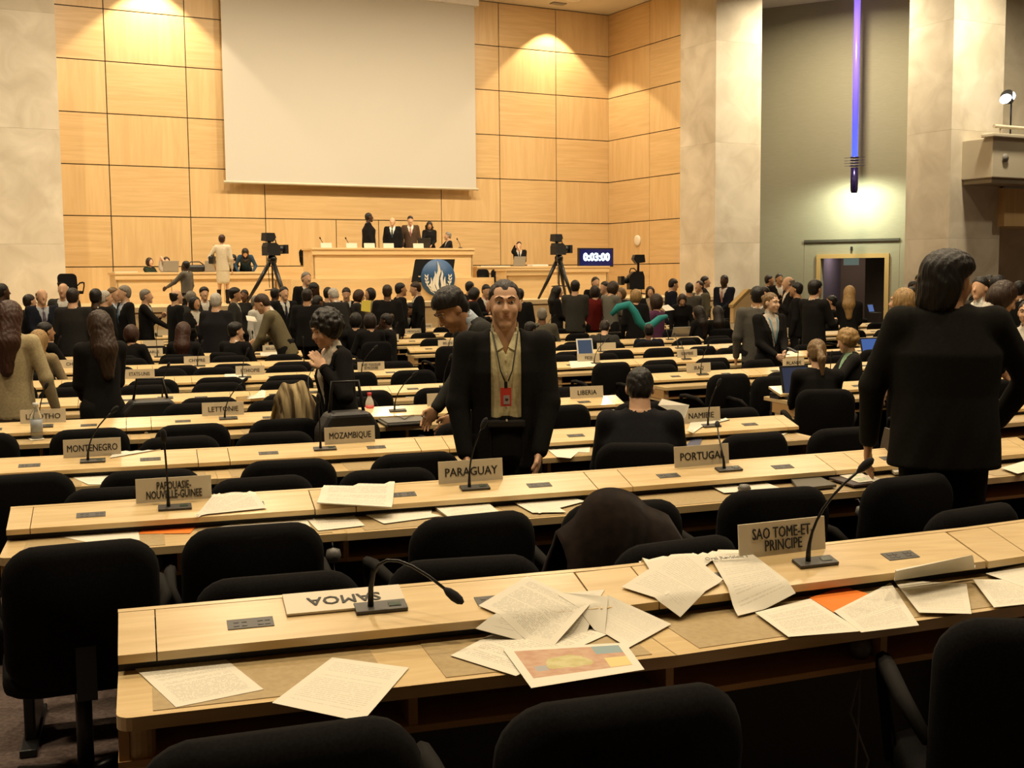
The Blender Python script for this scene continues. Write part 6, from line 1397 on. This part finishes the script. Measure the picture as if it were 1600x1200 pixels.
person(520, 450, 19.5, 330, 'white haired man in black suit bending forward', ('suit', CH_), 'light', ('neat', 'white'), lean=.3, headp=.3)
person(541, 449, 21.5, 190, 'man in black with dark hair facing the viewer right of the white haired man', ('suit', BK), 'light', ('short', 'dark'), headp=.3, shirt=(.55, .55, .5))
person(562, 452, 20.5, 90, 'red haired woman with a yellow folder', ('jacket', CH_), 'light', ('bob', 'auburn'), 'f', headp=.3, arms=('hold', 'hold'))
yf = sheet3([at_y(565, 470, 19.9), at_y(579.5, 469.5, 19.9), at_y(578.5, 488, 19.85), at_y(564, 486, 19.85)], mat('folder_yellow', (.62, .50, .04), .5), 'bright yellow folder held by the red haired woman', 'folder', 'folder', .012)
person(577, 449, 21, 250, 'woman with black bob in tan coat beside the yellow folder', ('coat', (.22, .17, .10)), 'tan', ('bob', 'black'), 'f', bottom=('skirt', (.2, .15, .09)))
person(605, 444, 19, 15, 'stocky man in black suit with brown cropped hair, seen from behind', ('suit', BK), 'brown', ('short', 'brown'), g=1.15)
person(627, 441, 20.5, 85, 'man with black hair and red tie talking, centre of the crowd', ('suit', BK), 'tan', ('short', 'black'), shirt=(.6, .56, .5), tie=(.35, .02, .03))
person(648, 440, 20.5, 275, 'young man with brown hair in black suit facing the red tie man', ('suit', BK), 'light', ('short', 'brown'), headp=.25, shirt=(.6, .57, .5))
person(642, 473, 20.4, 150, 'man bending low behind the ROUMANIE desks', ('suit', BK), 'tan', ('short', 'dark'), lean=.5, headp=.4)
person(602, 489, 17.6, 300, 'seated dark skinned man in black suit resting his chin', ('suit', BK), 'dark', ('crop', 'black'), seat=True, headp=.2, arms=('face', 'write'))
person(522, 489, 17.8, 240, 'seated man clapping hands near his face below the white haired man', ('suit', BK), 'light', ('short', 'dark'), seat=True, arms=('face', 'face'))
person(556, 487, 17.3, 20, 'seated woman with black hair in the centre crowd, seen from behind', ('jacket', BK), 'light', ('bob', 'black'), 'f', seat=True)
person(577, 488, 16.8, 350, 'seated person with dark hair right of the black haired seated woman', ('jacket', BK), 'light', ('bob', 'dark'), 'f', seat=True)
# --- crowd on the left
person(430, 449, 22, 40, 'bald dark skinned man in the left crowd seen from behind', ('suit', NV), 'dark', ('crop', 'black'))
person(444, 447, 21, 165, 'man with glasses, pale shirt and dark tie right of the olive jacket', ('suit', BK), 'light', ('short', 'black'), shirt=(.6, .6, .55), tie=(.03, .03, .05))
ol, R = person(408, 459, 15.6, 285, 'man in olive suit bending over a desk with white papers', ('suit', OL), 'light', ('short', 'brown'), lean=.42, headp=.35, arms=('hold', 'desk'), tie=(.02, .02, .02))
op = sheet3([at_y(384, 493, 15.5), at_y(398, 495, 15.5), at_y(402, 503, 15.4), at_y(386, 501, 15.4)], PLAIN, 'white papers held by the man in the olive suit')
person(402, 461, 19, 120, 'man in white shirt half hidden behind the olive suited man', ('shirt', (.5, .48, .42)), 'light', ('short', 'grey'))
person(368, 449, 20, 100, 'young man with black hair in grey suit, left crowd', ('suit', DG), 'tan', ('thick', 'black'), shirt=(.5, .48, .4))
person(381, 452, 22, 200, 'dark skinned woman behind the young man in grey', ('jacket', CH_), 'brown', ('short', 'black'), 'f')
person(338, 457, 16.6, 25, 'broad white haired man in black suit seen from behind, left crowd', ('suit', (.014, .013, .015)), 'light', ('neat', 'white'), g=1.25)
person(305, 462, 18.5, 150, 'woman with black hair in black, holding papers, left crowd', ('suit', BK), 'tan', ('bob', 'black'), 'f', shirt=(.5, .47, .4), arms=('hold', 'hold'))
person(319, 448, 21.5, 170, 'person in a dark cap in the left crowd', ('suit', CH_), 'light', ('thick', 'black'))
person(300, 454, 20.5, 60, 'grey haired man behind the black haired woman, left crowd', ('suit', DG), 'light', ('neat', 'grey'))
person(276, 451, 19, 70, 'balding man in black suit in profile right of the cane man', ('suit', BK), 'light', ('bald', 'dark'))
cane, R = person(229, 451, 19.5, 100, 'old man with grey hair in black suit leaning on a cane', ('suit', BK), 'light', ('neat', 'grey'), arms=(( .20, .42, 1.05), 'chest'), shirt=(.5, .5, .48))
p = hand_xy(cane, R, 1); cn = build('walking_cane', MB().tube([(0, 0, 0), (0, 0, p.z)], .014, 7).tube([(-.07, 0, p.z), (.05, 0, p.z+.01)], .016, 7), BLACK, loc=(p.x+.05, p.y, 0)); tag(cn, 'black walking cane in the hand of the old grey haired man', 'cane')
person(192, 445, 18.8, 250, 'tall man with grey hair and blue tie in the left crowd', ('suit', BK), 'light', ('neat', 'grey'), shirt=(.5, .52, .55), tie=(.12, .2, .32), arms=('front', 'down'))
person(178, 448, 19.5, 120, 'man with brown hair face to face with the tall grey haired man', ('suit', DG), 'light', ('short', 'ash'), shirt=(.4, .5, .6))
person(165, 453, 19, 70, 'white haired man with glasses beside the tall grey haired man', ('suit', CH_), 'light', ('neat', 'white'))
person(150, 450, 18, 20, 'man with black hair in black behind the long haired woman', ('suit', BK), 'dark', ('short', 'black'))
person(114, 449, 16.8, 15, 'man in black suit seen from behind below the left pier', ('suit', CH_), 'light', ('short', 'dark'), g=1.1)
person(98, 441, 20.5, 190, 'bald man with glasses and white shirt by the left pier', ('suit', DG), 'light', ('bald', 'white'), shirt=(.62, .6, .55))
person(65, 450, 18, 160, 'balding man in dark suit with clasped hands and patterned tie, far left', ('suit', NV), 'light', ('bald', 'dark'), arms=('front', 'front'), shirt=(.35, .38, .42), tie=(.10, .08, .12))
person(47, 459, 18.5, 60, 'man with dark grey hair left of the clasped hands man', ('suit', BK), 'light', ('neat', 'dark'))
person(4, 442, 18, 60, 'dark clad man at the far left frame edge', ('suit', BK), 'dark', ('short', 'black'))
person(72, 502, 15.2, 60, 'seated person with dark hair and green scarf, far left', ('jacket', BK), 'tan', ('short', 'black'), seat=True, arms=('write', 'write'))
person(62, 514, 13.4, 30, 'seated blond person in tan behind the beige jacket woman', ('jacket', TN), 'light', ('long', 'blond'), 'f', seat=True)
person(206, 506, 15.6, 30, 'seated woman with reddish brown hair in black, left block', ('jacket', BK), 'light', ('bob', 'auburn'), 'f', seat=True)
person(287, 502, 15.0, 20, 'seated woman with long auburn hair in black, left block', ('jacket', BK), 'light', ('long', 'auburn'), 'f', seat=True)
person(317, 501, 16.2, 80, 'seated balding man looking right, left block', ('suit', BK), 'light', ('bald', 'dark'), seat=True)
person(369, 503, 15.6, 40, 'seated man with black hair beside the olive suited man', ('suit', BK), 'light', ('thick', 'black'), seat=True, heady=.6)
# --- people on the stage
def stage_p(px, py, d, base, face, *a, **k):
    s, z = at_wall(px, py, d); p = wp(s, d, z); return person(px, py, p.y, face-math.degrees(WY)*0, *a, base=base, **k)
stage_p(234, 402, 1.7, STZ-.02, 130, 'woman in dark green seated at the stage staff desk', ('jacket', (.02, .03, .02)), 'light', ('bob', 'brown'), 'f', seat=True, heady=.2, arms=('write', 'write'))
stage_p(260, 401, 1.7, STZ-.02, 170, 'woman in white holding her chin at the stage staff desk', ('sweater', (.5, .45, .38)), 'light', ('long', 'brown'), 'f', seat=True, arms=('face', 'write'))
stage_p(289, 407, d_st-0.2, STZ-.45, 300, 'dark skinned man in grey walking before the stage staff desk', ('suit', (.14, .125, .10)), 'dark', ('crop', 'black'), arms=('down', 'reach'))
crm, R = stage_p(347, 366, 3.6, STZ, 20, 'woman in cream suit with brown boots standing on the stage', ('suit', (.60, .52, .38)), 'light', ('short', 'auburn'), 'f', bottom=('skirt', (.60, .52, .37)), extra=dict(shoes=True, boot=.34), arms=('down', 'pocket'))
tor = R['tor']; bag = MB(); b_ = tor(-.26, .02, 1.10); bag.box((b_[0]-.06, b_[1]-.13, b_[2]-.10), (b_[0]+.05, b_[1]+.13, b_[2]+.08), bev=.03); hb_ = build('handbag', bag, BLACK); hb_.location = crm.location; hb_.rotation_euler = crm.rotation_euler; tag(hb_, 'small black handbag on the shoulder of the woman in cream', 'bag')
build('strap', MB().tube([(b_[0], b_[1]-.09, b_[2]+.06), tor(-.20, 0, 1.45), (b_[0], b_[1]+.09, b_[2]+.06)], .012, 6), BLACK, hb_)
stage_p(383, 388, 1.7, STZ, 185, 'woman with long dark hair in blue bending over the staff desk', ('jacket', (.03, .06, .10)), 'light', ('long', 'dark'), 'f', lean=.8, headp=.5, arms=('desk', 'desk'))
stage_p(363, 397, 1.2, STZ, 250, 'dark haired person behind the woman in cream on the stage', ('jacket', BK), 'tan', ('short', 'black'), seat=True)
stage_p(577, 332, 1.5, PODZ, 95, 'tall heavy dark skinned man in black suit standing at the podium', ('suit', BK), 'dark', ('crop', 'black'), g=1.4)
stage_p(613, 339, 1.4, PODZ, 200, 'balding man in black suit and dark tie standing at the podium', ('suit', BK), 'light', ('bald', 'ash'), shirt=(.62, .6, .54), tie=(.03, .05, .06), g=1.1)
stage_p(641, 337, 1.4, PODZ, 190, 'man in brown suit with red badge standing at the podium', ('suit', (.075, .045, .028)), 'light', ('short', 'dark'), headp=.25, shirt=(.6, .56, .48), tie=(.35, .15, .12))
stage_p(671, 346, 1.5, PODZ, 190, 'woman with long curly hair in black standing at the podium', ('jacket', BK), 'tan', ('longcurly', 'dark'), 'f', headp=.35, arms=('desk', 'front'))
stage_p(699, 362, 1.5, PODZ, 270, 'grey haired man seated at the podium looking left', ('suit', CH_), 'light', ('neat', 'grey'), seat=True, arms=('reach', 'write'), shirt=(.6, .57, .5), tie=(.08, .05, .05))
stage_p(811, 377, 1.5, STZ, 190, 'man in black suit touching his chin at the right stage desk', ('suit', BK), 'light', ('short', 'dark'), arms=('face', 'front'), shirt=(.6, .57, .5), tie=(.03, .03, .05))
# ------------------------------------------------------------------ coats and bags on the chairs
def draped_coat(px, py, k, dback, w, h, m, label, folds=9, rz=0.0, amp=.018, seed=2, name='coat'):
    """cloth folded over a chair back: two hanging sheets joined over the rail, real folds"""
    z_ = FLR[k]+h; p = at_z(px, py, z_); rr = random.Random(seed); nu, nv = 40, 26; b = bmesh.new(); g = []
    for j in range(nv+1):
        t = j/nv*2-1; row = []                     # -1 front hem .. 0 top .. 1 rear hem
        for i in range(nu+1):
            u = i/nu*2-1; drop = abs(t)**1.0
            arch = (1-abs(u)**2.6); ww = w/2*(1+0.18*drop)
            y = -math.copysign(1, t)*(0.05+0.035*min(1, drop*3)*1.0)*min(1, drop*6)
            y += -math.copysign(1, t)*amp*math.sin(u*folds+seed+t)*drop+0.01*math.sin(u*17+3*t)*drop
            hh = (0.58 if t < 0 else 0.50)*drop
            zz = -hh-(1-arch)*0.10+0.02*math.sin(u*5+seed)*(1-drop)
            row.append(b.verts.new((u*ww+0.015*math.sin(9*drop+u*6), y, zz)))
        g.append(row)
    for j in range(nv):
        for i in range(nu): f = b.faces.new((g[j][i], g[j][i+1], g[j+1][i+1], g[j+1][i])); f.smooth = True
    me = bpy.data.meshes.new(name); b.to_mesh(me); b.free(); o = link(name, me, m, loc=tuple(p), rot=(0, 0, rz)); md = o.modifiers.new('thick', 'SOLIDIFY'); md.thickness = 0.02; tag(o, label, 'coat'); return o
draped_coat(958, 780, 2, 0, 0.40, 0.97, noise_mat('coat_brown', (.010, .0065, .005), (.018, .011, .008), (1, 1, 1), 30, 3, .95, .1, sheen=.05), 'dark brown coat draped over a chair back in the PARAGUAY row', 7, 0.1, .022)
FUR = noise_mat('fur_striped', (.05, .032, .016), (.36, .28, .15), (26, 3, 2.2), 1.0, 4, .95, .1, bump=.8, lo=.38, hi=.58)
draped_coat(458, 600, 3, 0, 0.25, 1.02, FUR, 'tan and brown striped fur coat hung over a chair beside the curly haired woman', 11, 0.15, .02, 5, 'fur_coat')
def handbag(px, yy, k, w, h, dd, m, label, rz=0.1, zoff=0.0):
    p = at_y(px, 650, yy); p[2] = FLR[k]+zoff; e = empty('handbag', p, rz); tag(e, label, 'bag')
    build('body', MB().prism([(-w/2, 0), (w/2, 0), (w*0.46, h*0.8), (w*0.3, h), (-w*0.3, h), (-w*0.46, h*0.8)], -dd/2, dd/2, 1), m, e)
    for o_ in e.children: bv = o_.modifiers.new('round', 'BEVEL'); bv.width = .03; bv.segments = 3
    build('handle', MB().tube([(-w*.28, 0, h*.9), (-w*.2, 0.02, h*1.35), (w*.2, 0.02, h*1.35), (w*.28, 0, h*.9)], .011, 7), BLACKM, e)
    build('buckle', MB().box((-.03, -dd/2-.012, h*.45), (.03, -dd/2+.01, h*.6), bev=.004).box((w*.22, -dd/2-.012, h*.45), (w*.22+.04, -dd/2+.01, h*.58), bev=.004), mat('buckle', (.03, .03, .032), .3, .8), e)
handbag(542, 7.02, 4, .40, .50, .18, mat('bag_black', (.010, .009, .009), .45), 'large black leather handbag beside the fur coat', 0.15, 0.484)
handbag(236, 9.15, 5, .46, .42, .2, mat('bag_black', (.01, .009, .009), .45), 'black bag on the chair right of the long haired woman', 0.1, 0.484)
# ------------------------------------------------------------------ chairs give way to people; labels count what is left
def drop(o):
    for c in list(o.children): drop(c)
    bpy.data.objects.remove(o)
for r, lb in SIT:
    if r.location.z > 0.6: continue
    cand = sorted(CHAIRS, key=lambda c: (c[0].location.xy-r.location.xy).length)[:1]
    if cand and (cand[0][0].location.xy-r.location.xy).length < 0.75:
        o = cand[0][0]; o.location.xy = r.location.xy; o.location.z = r.location.z; cand[0].append('taken'); cand[0][4] = o.location.x
        a0 = o.rotation_euler.z; d_ = (r.rotation_euler.z-a0+math.pi) % (2*math.pi)-math.pi; o.rotation_euler.z = a0+max(-0.9, min(0.9, d_))
    else: print('NO CHAIR', lb)
for c in list(CHAIRS):
    hit = [r for r, _ in STAND if (c[0].location.xy-r.location.xy).length < 0.42] or ([1] if 'taken' not in c and any((c[0].location.xy-q[0].location.xy).length < 0.45 for q in CHAIRS if 'taken' in q) else [])
    if hit: drop(c[0]); CHAIRS.remove(c)
cnt = {}
for c in sorted(CHAIRS, key=lambda c: c[4]):
    o, k, b, kind = c[:4]; n = cnt.get((k, b, kind), 0); cnt[(k, b, kind)] = n+1
    if kind == 'desk': tag(o, 'black upholstered chair, %s from left at the %s row desk, %s block' % (ORD[n], RNAME[k], BNAME[b]), 'chair', 'black chairs along the conference desks')
    else: tag(o, 'black chair of the second line, %s from left behind the %s row desk, %s block' % (ORD[n], RNAME[k], BNAME[b]), 'chair', 'second line of black chairs behind the desks')
print('CHAIRS', len(CHAIRS))
# ------------------------------------------------------------------ lettering becomes mesh
bpy.context.view_layer.update(); dg = bpy.context.evaluated_depsgraph_get()
for o, nm, m_, par, loc, rot, sq in TEXTS:
    me = bpy.data.meshes.new_from_object(o.evaluated_get(dg)); me.materials.clear()
    bb = bmesh.new(); bb.from_mesh(me); r_ = bmesh.ops.duplicate(bb, geom=list(bb.verts)+list(bb.edges)+list(bb.faces)); bmesh.ops.translate(bb, vec=(o.data.size*0.022/max(sq, .5), 0, 0.00005), verts=[v for v in r_['geom'] if isinstance(v, bmesh.types.BMVert)]); bb.to_mesh(me); bb.free(); t = link(nm, me, m_, par, loc, rot); t.scale = (sq, 1, 1)
for o, *_ in TEXTS: bpy.data.objects.remove(o)
